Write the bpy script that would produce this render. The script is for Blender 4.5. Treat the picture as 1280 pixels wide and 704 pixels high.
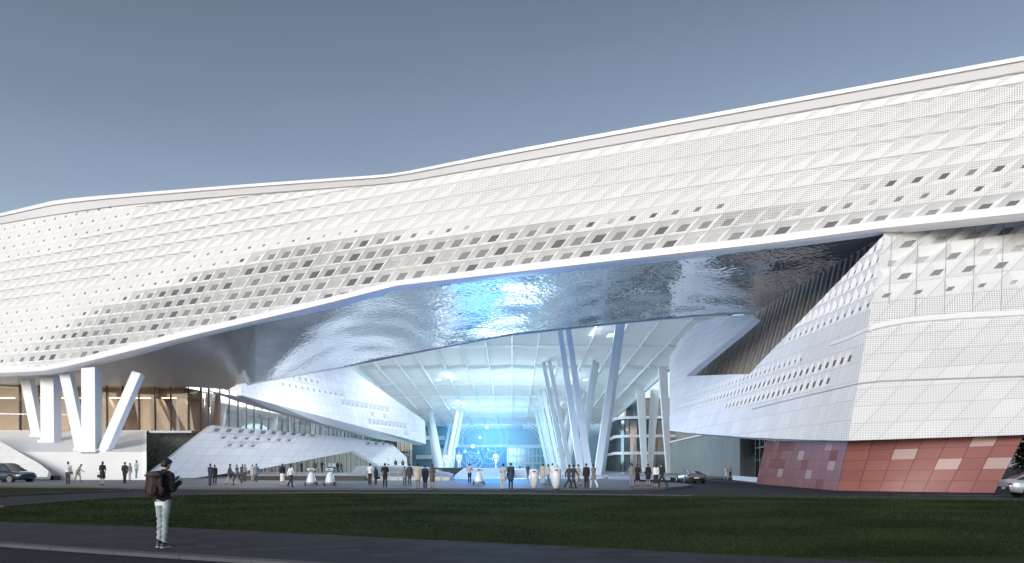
import bpy, bmesh, math, random
from mathutils import Vector, Matrix
R = math.radians
random.seed(7)
scene = bpy.context.scene
for o in list(bpy.data.objects): bpy.data.objects.remove(o)

# ------------------------------------------------------------------ camera
F = 1280 * 24 / 36.0          # focal length in photo pixels
HZ = 582.0                    # horizon row of the photo
CH = 1.72                     # eye height
cd = bpy.data.cameras.new('camera'); cam = bpy.data.objects.new('camera', cd)
scene.collection.objects.link(cam); scene.camera = cam
cam.location = (0, 0, CH); cam.rotation_euler = (R(90), 0, 0)
cd.lens = 24; cd.sensor_width = 36; cd.shift_y = (HZ - 352) / 1280.0
cd.clip_end = 5000; cd.clip_start = 0.1

# ------------------------------------------------------------------ light
SUN_EL, SUN_AZ = 20.0, 27.0    # azimuth: degrees left of straight behind the camera
world = bpy.data.worlds.new('World'); scene.world = world; world.use_nodes = True
nt = world.node_tree; nt.nodes.clear()
out = nt.nodes.new('ShaderNodeOutputWorld'); bg = nt.nodes.new('ShaderNodeBackground')
sky = nt.nodes.new('ShaderNodeTexSky'); sky.sky_type = 'NISHITA'; sky.sun_disc = False
sky.sun_elevation = R(SUN_EL); sky.sun_rotation = R(180 + SUN_AZ)
sky.air_density = 1.0; sky.dust_density = 1.5; sky.ozone_density = 1.5; sky.altitude = 50
hs = nt.nodes.new('ShaderNodeHueSaturation'); hs.inputs['Saturation'].default_value = 0.72
tc = nt.nodes.new('ShaderNodeTexCoord'); mp = nt.nodes.new('ShaderNodeMapping')
mp.inputs['Scale'].default_value = (1.2, 1.2, 9.0); mp.inputs['Rotation'].default_value = (0, R(8), 0)
nz = nt.nodes.new('ShaderNodeTexNoise'); nz.inputs['Scale'].default_value = 1.6; nz.inputs['Detail'].default_value = 5
cr = nt.nodes.new('ShaderNodeMapRange'); cr.inputs['From Min'].default_value = 0.35; cr.inputs['From Max'].default_value = 0.75
cr.inputs['To Min'].default_value = 0.98; cr.inputs['To Max'].default_value = 1.03
vm = nt.nodes.new('ShaderNodeVectorMath'); vm.operation = 'SCALE'
L = nt.links.new
L(tc.outputs['Generated'], mp.inputs['Vector']); L(mp.outputs[0], nz.inputs['Vector']); L(nz.outputs['Fac'], cr.inputs['Value'])
L(sky.outputs[0], hs.inputs['Color']); L(hs.outputs[0], vm.inputs[0]); L(cr.outputs[0], vm.inputs['Scale'])
sz = nt.nodes.new('ShaderNodeSeparateXYZ'); L(tc.outputs['Generated'], sz.inputs[0])
gr_ = nt.nodes.new('ShaderNodeMapRange'); gr_.inputs['From Min'].default_value = 0.26; gr_.inputs['From Max'].default_value = 0.60
gr_.inputs['To Min'].default_value = 1.08; gr_.inputs['To Max'].default_value = 0.66; L(sz.outputs[2], gr_.inputs['Value'])
vm2 = nt.nodes.new('ShaderNodeVectorMath'); vm2.operation = 'SCALE'; L(vm.outputs[0], vm2.inputs[0]); L(gr_.outputs[0], vm2.inputs['Scale'])
L(vm2.outputs[0], bg.inputs['Color']); bg.inputs['Strength'].default_value = 0.145
L(bg.outputs[0], out.inputs['Surface'])
sd = bpy.data.lights.new('sun', 'SUN'); sun = bpy.data.objects.new('sun', sd); scene.collection.objects.link(sun)
sd.energy = 1.68; sd.angle = R(22); sd.color = (0.965, 0.985, 1.0)
el, az = R(SUN_EL), R(SUN_AZ)
sdir = Vector((-math.sin(az) * math.cos(el), -math.cos(az) * math.cos(el), math.sin(el)))
sun.rotation_euler = sdir.to_track_quat('Z', 'Y').to_euler()
vs = scene.view_settings
vs.view_transform = 'Standard'; vs.look = 'None'; vs.gamma = 1; vs.use_curve_mapping = False
vs.exposure = 0.0

# ------------------------------------------------------------------ helpers
def W(px, py, Y): return Vector(((px - 640) / F * Y, Y, CH + (HZ - py) / F * Y))
def G(px, py, z=0.0):
    Y = (CH - z) * F / (py - HZ)
    return Vector(((px - 640) / F * Y, Y, z))
def pix(p): return ((p[0] / p[1]) * F + 640, HZ - (p[2] - CH) / p[1] * F)
class Plane:
    def __init__(s, a, b, c):
        s.o = Vector(a); s.n = (Vector(b) - s.o).cross(Vector(c) - s.o).normalized()
        if s.n.y < 0 and abs(s.n.y) > 1e-6: s.n = -s.n
        if s.n.dot(s.o - Vector((0, 0, CH))) < 0: s.n = -s.n
    def hit(s, px, py, off=0.0):
        d = Vector(((px - 640) / F, 1, (HZ - py) / F)); c = Vector((0, 0, CH))
        t = (s.o - c).dot(s.n) / d.dot(s.n)
        return c + d * t + s.n * off
def link(o): scene.collection.objects.link(o); return o
def tag(o, label=None, cat=None, group=None, kind=None):
    if label: o['label'] = label
    if cat: o['category'] = cat
    if group: o['group'] = group
    if kind: o['kind'] = kind
    return o
def empty(name, loc=(0, 0, 0), rz=0.0, label=None, cat=None, group=None):
    o = link(bpy.data.objects.new(name, None)); o.location = loc; o.rotation_euler = (0, 0, rz)
    o.empty_display_size = 0.3
    return tag(o, label, cat, group)
class MB:
    """collects polygons and builds ONE mesh object"""
    def __init__(s): s.v = []; s.f = []; s.m = []; s.uv = []; s.aux = []; s.sm = []
    def poly(s, pts, m=0, uv=None, aux=(0, 0), smooth=False):
        i = len(s.v); s.v += [tuple(p) for p in pts]; s.f.append(list(range(i, i + len(pts)))); s.m.append(m)
        s.uv.append(uv or [(0, 0)] * len(pts)); s.aux.append(aux); s.sm.append(smooth)
    def box(s, c, d, m=0, rz=0.0):
        c = Vector(c); h = Vector(d) / 2; M = Matrix.Rotation(rz, 3, 'Z')
        P = [c + M @ Vector((x * h.x, y * h.y, z * h.z)) for x in (-1, 1) for y in (-1, 1) for z in (-1, 1)]
        for q in ((0, 1, 3, 2), (4, 6, 7, 5), (0, 4, 5, 1), (2, 3, 7, 6), (0, 2, 6, 4), (1, 5, 7, 3)): s.poly([P[k] for k in q], m)
    def hexa(s, A, B, m=0):
        """A, B: two matching polygons (rings)"""
        n = len(A)
        s.poly(list(reversed(A)), m); s.poly(B, m)
        for i in range(n): s.poly([A[i], A[(i + 1) % n], B[(i + 1) % n], B[i]], m)
    def bar(s, a, b, w, d, m=0, w2=None, d2=None, side=None):
        a = Vector(a); b = Vector(b); z = (b - a).normalized()
        x = Vector(side) if side else Vector((1, 0, 0))
        x = (x - z * x.dot(z)).normalized(); y = z.cross(x)
        w2 = w if w2 is None else w2; d2 = d if d2 is None else d2
        A = [a + x * sx * w / 2 + y * sy * d / 2 for sx, sy in ((-1, -1), (1, -1), (1, 1), (-1, 1))]
        B = [b + x * sx * w2 / 2 + y * sy * d2 / 2 for sx, sy in ((-1, -1), (1, -1), (1, 1), (-1, 1))]
        s.hexa(A, B, m)
    def cyl(s, a, b, r, r2=None, n=12, m=0, smooth=True):
        a = Vector(a); b = Vector(b); z = (b - a).normalized(); r2 = r if r2 is None else r2
        x = z.orthogonal().normalized(); y = z.cross(x)
        A = [a + (x * math.cos(t) + y * math.sin(t)) * r for t in [2 * math.pi * i / n for i in range(n)]]
        B = [b + (x * math.cos(t) + y * math.sin(t)) * r2 for t in [2 * math.pi * i / n for i in range(n)]]
        if r > 1e-5: s.poly(list(reversed(A)), m)
        if r2 > 1e-5: s.poly(B, m)
        for i in range(n): s.poly([A[i], A[(i + 1) % n], B[(i + 1) % n], B[i]], m, smooth=smooth)
    def lathe(s, prof, c=(0, 0, 0), n=20, m=0, sx=1, sy=1):
        c = Vector(c)
        ring = [[c + Vector((r * sx * math.cos(2 * math.pi * i / n), r * sy * math.sin(2 * math.pi * i / n), z)) for i in range(n)] for r, z in prof]
        for k in range(len(ring) - 1):
            for i in range(n):
                s.poly([ring[k][i], ring[k][(i + 1) % n], ring[k + 1][(i + 1) % n], ring[k + 1][i]], m, smooth=True)
    def ball(s, c, r, m=0, n=10, sc=(1, 1, 1)):
        c = Vector(c); k = n
        def P(i, j):
            a = math.pi * i / k; b = 2 * math.pi * j / (2 * k)
            return c + Vector((r * sc[0] * math.sin(a) * math.cos(b), r * sc[1] * math.sin(a) * math.sin(b), r * sc[2] * math.cos(a)))
        for i in range(k):
            for j in range(2 * k): s.poly([P(i, j), P(i + 1, j), P(i + 1, j + 1), P(i, j + 1)], m, smooth=True)
    def tube(s, pts, r, n=8, m=0):
        for a, b in zip(pts[:-1], pts[1:]): s.cyl(a, b, r, r, n, m)
    def build(s, name, mats, parent=None, weld=True, loc=None):
        me = bpy.data.meshes.new(name); me.from_pydata(s.v, [], s.f)
        mats = mats if isinstance(mats, (list, tuple)) else [mats]
        for m in mats: me.materials.append(m)
        me.polygons.foreach_set('material_index', s.m); me.polygons.foreach_set('use_smooth', s.sm)
        u = me.uv_layers.new(name='UVMap'); a = me.uv_layers.new(name='aux')
        fu = []; fa = []
        for q, x in zip(s.uv, s.aux):
            for t in q: fu += [t[0], t[1]]; fa += [x[0], x[1]]
        u.data.foreach_set('uv', fu); a.data.foreach_set('uv', fa)
        if weld:
            b = bmesh.new(); b.from_mesh(me); bmesh.ops.remove_doubles(b, verts=b.verts, dist=1e-4)
            bmesh.ops.dissolve_degenerate(b, edges=b.edges, dist=1e-5)
            b.to_mesh(me); b.free()
        me.validate(); me.update()
        o = link(bpy.data.objects.new(name, me))
        if parent:
            o.parent = parent
            M = Matrix.Translation(parent.location) @ parent.rotation_euler.to_matrix().to_4x4()
            if loc == 'world': me.transform(M.inverted())
        return o
# --- materials
def mat(name, col, rough=0.6, metal=0.0, var=0.0, vscale=3.0, bump=0.0, bscale=20.0, spec=0.5, emit=None, estr=0.0, alpha=None, coat=0.0, coords='Object'):
    m = bpy.data.materials.new(name); m.use_nodes = True; t = m.node_tree; b = t.nodes['Principled BSDF']
    b.inputs['Base Color'].default_value = (*col, 1); b.inputs['Roughness'].default_value = rough
    b.inputs['Metallic'].default_value = metal; b.inputs['Specular IOR Level'].default_value = spec
    if coat: b.inputs['Coat Weight'].default_value = coat
    if emit: b.inputs['Emission Color'].default_value = (*emit, 1); b.inputs['Emission Strength'].default_value = estr
    if var or bump:
        tc = t.nodes.new('ShaderNodeTexCoord')
        if var:
            n = t.nodes.new('ShaderNodeTexNoise'); n.inputs['Scale'].default_value = vscale; n.inputs['Detail'].default_value = 6
            t.links.new(tc.outputs[coords], n.inputs['Vector'])
            r = t.nodes.new('ShaderNodeMapRange'); r.inputs['From Min'].default_value = 0.3; r.inputs['From Max'].default_value = 0.7
            r.inputs['To Min'].default_value = 1 - var; r.inputs['To Max'].default_value = 1 + var
            t.links.new(n.outputs['Fac'], r.inputs['Value'])
            v = t.nodes.new('ShaderNodeVectorMath'); v.operation = 'SCALE'; v.inputs[0].default_value = col
            t.links.new(r.outputs[0], v.inputs['Scale']); t.links.new(v.outputs[0], b.inputs['Base Color'])
        if bump:
            n = t.nodes.new('ShaderNodeTexNoise'); n.inputs['Scale'].default_value = bscale; n.inputs['Detail'].default_value = 4
            t.links.new(tc.outputs[coords], n.inputs['Vector'])
            bp = t.nodes.new('ShaderNodeBump'); bp.inputs['Strength'].default_value = bump; bp.inputs['Distance'].default_value = 0.05
            t.links.new(n.outputs['Fac'], bp.inputs['Height']); t.links.new(bp.outputs[0], b.inputs['Normal'])
    return m
def math_node(t, op, a, b=None, c=None):
    n = t.nodes.new('ShaderNodeMath'); n.operation = op
    for i, x in enumerate((a, b, c)):
        if x is None: continue
        if isinstance(x, (int, float)): n.inputs[i].default_value = x
        else: t.links.new(x, n.inputs[i])
    return n.outputs[0]
def panel_mat(name, col, joint=0.17, jw=0.022, perf=0.6, pitch=0.165, rough=0.7, rnd=0.09, jcol=None):
    """white metal panels: joints from the UV map, fine perforation, painted fold shade and tone per panel from 'aux'"""
    m = bpy.data.materials.new(name); m.use_nodes = True; t = m.node_tree; b = t.nodes['Principled BSDF']
    b.inputs['Roughness'].default_value = rough
    uv = t.nodes.new('ShaderNodeUVMap'); uv.uv_map = 'UVMap'; ax = t.nodes.new('ShaderNodeUVMap'); ax.uv_map = 'aux'
    s = t.nodes.new('ShaderNodeSeparateXYZ'); t.links.new(uv.outputs[0], s.inputs[0])
    a = t.nodes.new('ShaderNodeSeparateXYZ'); t.links.new(ax.outputs[0], a.inputs[0])
    def near(o):
        f = math_node(t, 'FRACT', o); f = math_node(t, 'SUBTRACT', f, 0.5); f = math_node(t, 'ABSOLUTE', f)
        return math_node(t, 'GREATER_THAN', f, 0.5 - jw)
    j = math_node(t, 'MAXIMUM', near(s.outputs[0]), near(s.outputs[1])); j = math_node(t, 'MULTIPLY', j, joint)
    tc = t.nodes.new('ShaderNodeTexCoord'); sp = t.nodes.new('ShaderNodeSeparateXYZ'); t.links.new(tc.outputs['Object'], sp.inputs[0])
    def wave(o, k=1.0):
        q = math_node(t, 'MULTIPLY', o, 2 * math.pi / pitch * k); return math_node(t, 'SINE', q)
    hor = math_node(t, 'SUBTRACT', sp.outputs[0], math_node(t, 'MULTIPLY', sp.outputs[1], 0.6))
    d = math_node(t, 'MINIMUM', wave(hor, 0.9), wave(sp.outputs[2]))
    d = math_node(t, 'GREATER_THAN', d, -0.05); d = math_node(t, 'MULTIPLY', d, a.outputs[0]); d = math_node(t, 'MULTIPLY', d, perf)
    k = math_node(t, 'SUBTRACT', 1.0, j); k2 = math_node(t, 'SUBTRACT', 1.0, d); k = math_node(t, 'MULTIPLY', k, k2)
    n = t.nodes.new('ShaderNodeTexNoise'); n.inputs['Scale'].default_value = 0.25; t.links.new(tc.outputs['Object'], n.inputs['Vector'])
    r = math_node(t, 'MULTIPLY', a.outputs[1], rnd); r = math_node(t, 'SUBTRACT', 1.0, r)
    r = math_node(t, 'MULTIPLY', r, math_node(t, 'MULTIPLY_ADD', n.outputs['Fac'], 0.10, 0.95))
    k = math_node(t, 'MULTIPLY', k, r)
    v = t.nodes.new('ShaderNodeVectorMath'); v.operation = 'SCALE'; v.inputs[0].default_value = col
    t.links.new(k, v.inputs['Scale']); t.links.new(v.outputs[0], b.inputs['Base Color'])
    return m
def glass_mat(name, tint, refl=0.25, rough=0.02):
    m = bpy.data.materials.new(name); m.use_nodes = True; t = m.node_tree; t.nodes.clear()
    o = t.nodes.new('ShaderNodeOutputMaterial'); tr = t.nodes.new('ShaderNodeBsdfTransparent'); gl = t.nodes.new('ShaderNodeBsdfGlossy')
    tr.inputs[0].default_value = (*tint, 1); gl.inputs['Roughness'].default_value = rough
    fr = t.nodes.new('ShaderNodeFresnel'); fr.inputs[0].default_value = 1.5
    ad = math_node(t, 'MAXIMUM', fr.outputs[0], refl); mx = t.nodes.new('ShaderNodeMixShader')
    t.links.new(ad, mx.inputs[0]); t.links.new(tr.outputs[0], mx.inputs[1]); t.links.new(gl.outputs[0], mx.inputs[2]); t.links.new(mx.outputs[0], o.inputs[0])
    return m
WHITE = (0.79, 0.80, 0.82)
M = {}
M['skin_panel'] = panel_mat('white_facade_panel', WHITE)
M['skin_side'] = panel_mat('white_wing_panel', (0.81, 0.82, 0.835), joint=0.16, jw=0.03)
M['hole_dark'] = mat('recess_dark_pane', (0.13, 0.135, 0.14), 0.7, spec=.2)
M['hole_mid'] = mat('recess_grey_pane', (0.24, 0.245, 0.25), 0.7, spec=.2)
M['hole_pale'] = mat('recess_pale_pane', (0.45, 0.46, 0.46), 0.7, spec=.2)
M['trim'] = mat('white_painted_trim', (0.83, 0.84, 0.90), 0.4)
M['column'] = mat('white_painted_steel', (0.74, 0.78, 0.82), 0.4)
M['white'] = mat('white_render', (0.78, 0.79, 0.81), 0.55, var=0.03, vscale=0.6)
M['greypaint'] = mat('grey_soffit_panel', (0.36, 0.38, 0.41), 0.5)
M['concrete'] = mat('grey_concrete_panel', (0.21, 0.22, 0.22), 0.6, var=0.12, vscale=0.35)
M['black'] = mat('black_plinth', (0.012, 0.012, 0.013), 0.5)
M['wood'] = mat('pale_timber_slat', (0.58, 0.54, 0.48), 0.6, var=0.12, vscale=1.2)
M['wood_dark'] = mat('brown_timber_lining', (0.30, 0.21, 0.14), 0.6, var=0.15, vscale=0.8)
M['mullion'] = mat('dark_mullion', (0.03, 0.03, 0.032), 0.4)
M['mullion_pale'] = mat('pale_mullion', (0.42, 0.43, 0.44), 0.4)
M['glass'] = glass_mat('clear_facade_glass', (0.88, 0.90, 0.92), 0.06)
M['glass_blue'] = glass_mat('tinted_office_glass', (0.35, 0.42, 0.48), 0.35)

# --- clipping of polygons in photo space against convex pieces
def ccw(P):
    a = sum(P[i][0] * P[(i + 1) % len(P)][1] - P[(i + 1) % len(P)][0] * P[i][1] for i in range(len(P)))
    return P if a > 0 else P[::-1]
def clip(poly, piece):
    res = poly
    n = len(piece)
    for i in range(n):
        ax, ay = piece[i]; bx, by = piece[(i + 1) % n]
        def d(p): return (bx - ax) * (p[1] - ay) - (by - ay) * (p[0] - ax)
        o = []
        for k in range(len(res)):
            p, q = res[k], res[(k + 1) % len(res)]; dp, dq = d(p), d(q)
            if dp >= 0: o.append(p)
            if (dp > 0 > dq) or (dp < 0 < dq):
                s = dp / (dp - dq); o.append(tuple(x + (y - x) * s for x, y in zip(p, q)))
        res = o
        if len(res) < 3: return []
    return res
def lin(tab, x):
    if x <= tab[0][0]: a, b = tab[0], tab[1]
    elif x >= tab[-1][0]: a, b = tab[-2], tab[-1]
    else:
        for a, b in zip(tab[:-1], tab[1:]):
            if a[0] <= x <= b[0]: break
    return a[1] + (b[1] - a[1]) * (x - a[0]) / (b[0] - a[0])
def sstep(a, b, x):
    t = min(1, max(0, (x - a) / (b - a))) if a != b else float(x > a); return t * t * (3 - 2 * t)
FOLD_SHADE = 0.50      # shade of the folds' upper-left faces, painted as grey dots
def cell(mb, TL, TR, BR, BL, kind, h, dep, ij, pieces, surf, perf=0.0, holem=1):
    """one facade module in photo space; kind: flat | fold | hole"""
    def f(u, v):
        return tuple((BL[k] * (1 - u) + BR[k] * u) * (1 - v) + (TL[k] * (1 - u) + TR[k] * u) * v for k in (0, 1))
    rn = random.random()
    polys = []
    def P(uvs, offs, m, ax): polys.append(([(*f(u, v), o, ij[0] + u, ij[1] + v) for (u, v), o in zip(uvs, offs)], m, ax))
    if kind == 'flat': P([(0, 0), (1, 0), (1, 1), (0, 1)], [0] * 4, 0, (perf, rn))
    elif kind == 'fold':
        a = (0.86, 0.83)
        for p, q in (((0, 0), (1, 0)), ((1, 0), (1, 1)), ((1, 1), (0, 1)), ((0, 1), (0, 0))):
            P([p, q, a], [0, 0, dep], 0, (min(1, perf + (FOLD_SHADE if q == (0, 1) or p == (0, 1) else 0)), rn * 0.4))
    else:
        u0, u1 = 0.5 - h / 2, 0.5 + h / 2; v0, v1 = 0.47 - h / 2, 0.47 + h / 2
        O = [(0, 0), (1, 0), (1, 1), (0, 1)]; I = [(u0, v0), (u1, v0), (u1, v1), (u0, v1)]
        for k in range(4):
            k2 = (k + 1) % 4; P([O[k], O[k2], I[k2], I[k]], [0, 0, dep, dep], 0, (perf, rn * 0.4))
        P(I, [dep + 0.02] * 4, holem, (0, rn))
    for pl, m, ax in polys:
        for pc in pieces:
            xs = [q[0] for q in pc]; px = [q[0] for q in pl]
            if max(px) < min(xs) or min(px) > max(xs): continue
            c = clip(pl, pc)
            if len(c) >= 3:
                mb.poly([surf(q[0], q[1], q[2]) for q in c], m, [(q[3], q[4]) for q in c], ax)
# ================================================================== MAIN HALL
PLAN = [(120.0, 18.0), (38.5, 51.0), (-12.6, 71.7), (-50.5, 78.5), (-62.6, 83.2), (-150.0, 122.0)]
def wall_depth(px):
    t = (px - 640) / F
    for (x0, y0), (x1, y1) in zip(PLAN[:-1], PLAN[1:]):
        dx, dy = x1 - x0, y1 - y0
        den = dx - t * dy
        if abs(den) < 1e-9: continue
        s = (t * y0 - x0) / den
        if -1e-6 <= s <= 1 + 1e-6: return y0 + s * dy, Vector((dy, -dx, 0)).normalized() * (1 if -dx > 0 else -1)
    return 80.0, Vector((0, 1, 0))
def facade_surf(px, py, off=0.0):
    Y, n = wall_depth(px)
    return W(px, py, Y) + n * off
ROOF = [(-150, 300), (0, 270.5), (70, 253.8), (90, 251), (115, 248.5), (320, 232.5), (470, 222.3), (490, 220.5), (515, 216.5), (640, 191.2), (960, 133), (1280, 75), (1450, 44)]
ROOFB = [(-150, 311), (0, 280.5), (60, 270), (90, 265.5), (140, 258.5), (200, 252.5), (320, 242.5), (470, 231), (490, 229), (515, 226), (640, 204), (960, 147), (1280, 90), (1450, 60)]
RIBT = [(-150, 467), (0, 461), (40, 459), (60, 457.5), (85, 452.5), (160, 432.5), (240, 412.5), (320, 394.5), (400, 376), (480, 356), (500, 351.5), (530, 347.5), (640, 333), (800, 314.5), (960, 296.5), (1100, 277.5), (1280, 257.5), (1450, 238)]
RIBH = [(-150, 9), (0, 8.5), (85, 9.5), (160, 11.5), (320, 10.5), (500, 9.5), (640, 12), (960, 12.5), (1100, 13), (1280, 14), (1450, 15)]
hall = empty('exhibition_hall', (0, 70, 0), 0, 'huge white hall with folded panel facade and rippled metal soffit spanning the plaza', 'building')

def row_y(r, x): return 336 - 0.1375 * (x - 326) + r * (11.7 + 0.0087 * x)
cols = []
x = -190.0
while x < 1700: cols.append(x); x += 12 + 0.0188 * max(x, -60)
def node(x0, r):
    t = 0.5 + 0.0004 * x0; y0 = row_y(0, x0)
    B = -0.1375 + 0.0087 * r; A = 336 + 0.1375 * 326 + r * 11.7
    xx = (x0 - t * (A - y0)) / (1 + t * B)
    return (xx, A + B * xx)
def interp_h(x, k):
    """size of the opening of the module in row k at photo column x; negative: folded, 0: flat"""
    lo = {-2: 232, -1: 128, 0: 70, 1: -200}.get(k, -200)
    big = {-2: 9999, -1: 372, 0: 292, 1: 222, 2: 176, 3: 150, 4: 118, 5: 92, 6: 60}.get(k, 60)
    xb = {-2: 0, -1: 430, 0: 572, 1: 785, 2: 1010}.get(k, 5000)
    xr = {-2: 458, -1: 585, 0: 925, 1: 1262, 2: 1700}.get(k, 5000)
    if k >= -2 and lo < x < xr:
        if x < big: return 0.17 + 0.33 * sstep(big - 110, big, x) * (1 if k > -2 else 0.6)
        if x < xb: return 0.51
        w = (xr - xb)
        return 0.46 - 0.2 * sstep(xb, xb + 0.7 * w, x)
    if k == 0 and x > 1075: return 0.30
    if k <= -5 and x < {-5: 100, -6: 158, -7: 160}.get(k, 226): return 0.17
    return -1
edges = sorted(set([p[0] for p in ROOFB] + [p[0] for p in RIBT]))
pieces = []
for a, b in zip(edges[:-1], edges[1:]):
    pieces.append(ccw([(a, lin(ROOFB, a) - 1), (b, lin(ROOFB, b) - 1), (b, lin(RIBT, b) + 3), (a, lin(RIBT, a) + 3)]))
mb = MB()
for i in range(len(cols) - 1):
    for k in range(-16, 9):
        BL, BR, TL, TR = node(cols[i], k + .5), node(cols[i + 1], k + .5), node(cols[i], k - .5), node(cols[i + 1], k - .5)
        cx = (BL[0] + TR[0]) / 2; cy = (BL[1] + TR[1]) / 2
        if cx < -150 or cx > 1450 or cy < lin(ROOF, cx) - 30 or cy > lin(RIBT, cx) + 30: continue
        h = interp_h(cx, k)
        Y = wall_depth(cx)[0]; size = (12 + 0.0188 * cx) / F * Y
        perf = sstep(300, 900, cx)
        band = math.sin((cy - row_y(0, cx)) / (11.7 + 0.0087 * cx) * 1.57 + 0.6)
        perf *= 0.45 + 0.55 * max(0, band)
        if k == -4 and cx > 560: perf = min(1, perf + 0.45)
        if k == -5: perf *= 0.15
        holem = random.choice((1, 2, 2, 3)) if cx < 480 else random.choice((2, 2, 3, 1))
        if k >= 3 and cx > 560: holem = 3
        if h > 0.4:
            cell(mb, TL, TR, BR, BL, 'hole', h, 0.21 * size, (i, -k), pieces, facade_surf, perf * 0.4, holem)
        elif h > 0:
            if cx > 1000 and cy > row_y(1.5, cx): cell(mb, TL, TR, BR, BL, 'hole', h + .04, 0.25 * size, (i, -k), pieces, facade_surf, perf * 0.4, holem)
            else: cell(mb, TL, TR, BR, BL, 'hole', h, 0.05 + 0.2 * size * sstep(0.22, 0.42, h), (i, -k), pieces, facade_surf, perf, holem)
        else:
            amp = 0.10 * (1 - sstep(300, 520, cx)) + 0.035 + 0.035 * sstep(900, 1120, cx)
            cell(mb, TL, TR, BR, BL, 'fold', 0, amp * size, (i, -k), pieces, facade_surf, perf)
facade = mb.build('folded_facade', [M['skin_panel'], M['hole_dark'], M['hole_mid'], M['hole_pale']], hall, loc='world')

# roof edge (fascia + cap) and lower band
def sweep(name, rings, m, parent, closed=True):
    b = MB(); n = len(rings[0])
    for A, B in zip(rings[:-1], rings[1:]):
        for i in range(n if closed else n - 1):
            b.poly([A[i], A[(i + 1) % n], B[(i + 1) % n], B[i]], 0)
    b.poly(list(reversed(rings[0]))); b.poly(rings[-1])
    return b.build(name, m, parent, loc='world')
xs = sorted(set(list(range(-140, 1450, 40)) + [70, 80, 90, 100, 115, 470, 480, 490, 500, 515, 530, 55, 60, 85, 0]))
ra, rb, rc, rd = [], [], [], []
for x in xs:
    t, b = lin(ROOF, x), lin(ROOFB, x); c = t + (b - t) * 0.34
    S = facade_surf
    up = Vector((0, 0, 0.02))
    ra.append([S(x, t, -0.6), S(x, c, -0.6), S(x, c, 0.5), S(x, t, 0.5)])
    rb.append([S(x, c, -0.45) - up, S(x, b, -0.15), S(x, b, 0.5), S(x, c, 0.5) - up])
    t = lin(RIBT, x); b = t + lin(RIBH, x)
    rc.append([S(x, t, 0.3), S(x, t + 0.5, -0.45), S(x, t + (b - t) * .30, -0.62), S(x, b - 2.2, -0.62), S(x, b, -0.25), S(x, b, 0.9)])
sweep('roof_cap', ra, M['trim'], hall); sweep('roof_fascia', rb, M['trim'], hall); sweep('lower_band', rc, M['trim'], hall)
# roof deck behind the fascia
b = MB()
for x0, x1 in zip(xs[:-1], xs[1:]):
    P = [facade_surf(x0, lin(ROOF, x0) + 2, 0.4), facade_surf(x1, lin(ROOF, x1) + 2, 0.4)]
    Q = [p + Vector((0, 16, -1.0)) for p in P]; S2 = [q + Vector((0, 0, -5)) for q in Q]
    b.poly([P[0], P[1], Q[1], Q[0]]); b.poly([Q[0], Q[1], S2[1], S2[0]])
b.build('roof_deck', M['greypaint'], hall, loc='world')

# rippled metal soffit
def ripple_mat():
    m = bpy.data.materials.new('rippled_steel'); m.use_nodes = True; t = m.node_tree; b = t.nodes['Principled BSDF']
    b.inputs['Base Color'].default_value = (0.66, 0.68, 0.71, 1); b.inputs['Metallic'].default_value = 0.85; b.inputs['Roughness'].default_value = 0.07
    tc = t.nodes.new('ShaderNodeTexCoord')
    n = t.nodes.new('ShaderNodeTexNoise'); n.inputs['Scale'].default_value = 1.5; n.inputs['Detail'].default_value = 1.5
    w = t.nodes.new('ShaderNodeTexNoise'); w.inputs['Scale'].default_value = 0.10; w.inputs['Detail'].default_value = 1.0
    v = t.nodes.new('ShaderNodeTexVoronoi'); v.inputs['Scale'].default_value = 2.6; v.feature = 'SMOOTH_F1'
    for q in (n, w, v): t.links.new(tc.outputs['Object'], q.inputs['Vector'])
    b1 = t.nodes.new('ShaderNodeBump'); b1.inputs['Strength'].default_value = 0.55; b1.inputs['Distance'].default_value = 0.10
    b2 = t.nodes.new('ShaderNodeBump'); b2.inputs['Strength'].default_value = 0.8; b2.inputs['Distance'].default_value = 1.6
    b3 = t.nodes.new('ShaderNodeBump'); b3.inputs['Strength'].default_value = 0.38; b3.inputs['Distance'].default_value = 0.07
    t.links.new(w.outputs['Fac'], b2.inputs['Height']); t.links.new(n.outputs['Fac'], b1.inputs['Height']); t.links.new(v.outputs['Distance'], b3.inputs['Height'])
    sx_ = t.nodes.new('ShaderNodeSeparateXYZ'); t.links.new(tc.outputs['Object'], sx_.inputs[0])
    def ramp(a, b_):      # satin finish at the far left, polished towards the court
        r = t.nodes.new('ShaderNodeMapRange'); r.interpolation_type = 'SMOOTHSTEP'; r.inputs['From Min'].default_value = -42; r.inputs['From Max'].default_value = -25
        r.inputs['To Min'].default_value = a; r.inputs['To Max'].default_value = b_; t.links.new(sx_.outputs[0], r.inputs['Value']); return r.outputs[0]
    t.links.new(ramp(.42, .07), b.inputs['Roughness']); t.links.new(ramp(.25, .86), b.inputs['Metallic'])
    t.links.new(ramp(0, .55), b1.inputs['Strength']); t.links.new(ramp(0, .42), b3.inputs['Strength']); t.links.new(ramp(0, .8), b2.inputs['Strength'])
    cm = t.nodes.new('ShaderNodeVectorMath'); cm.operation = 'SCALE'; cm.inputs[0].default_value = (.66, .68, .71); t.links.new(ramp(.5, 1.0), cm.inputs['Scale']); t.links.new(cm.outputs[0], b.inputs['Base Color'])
    t.links.new(b2.outputs[0], b1.inputs['Normal']); t.links.new(b1.outputs[0], b3.inputs['Normal']); t.links.new(b3.outputs[0], b.inputs['Normal'])
    return m
M['ripple'] = ripple_mat()
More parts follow.
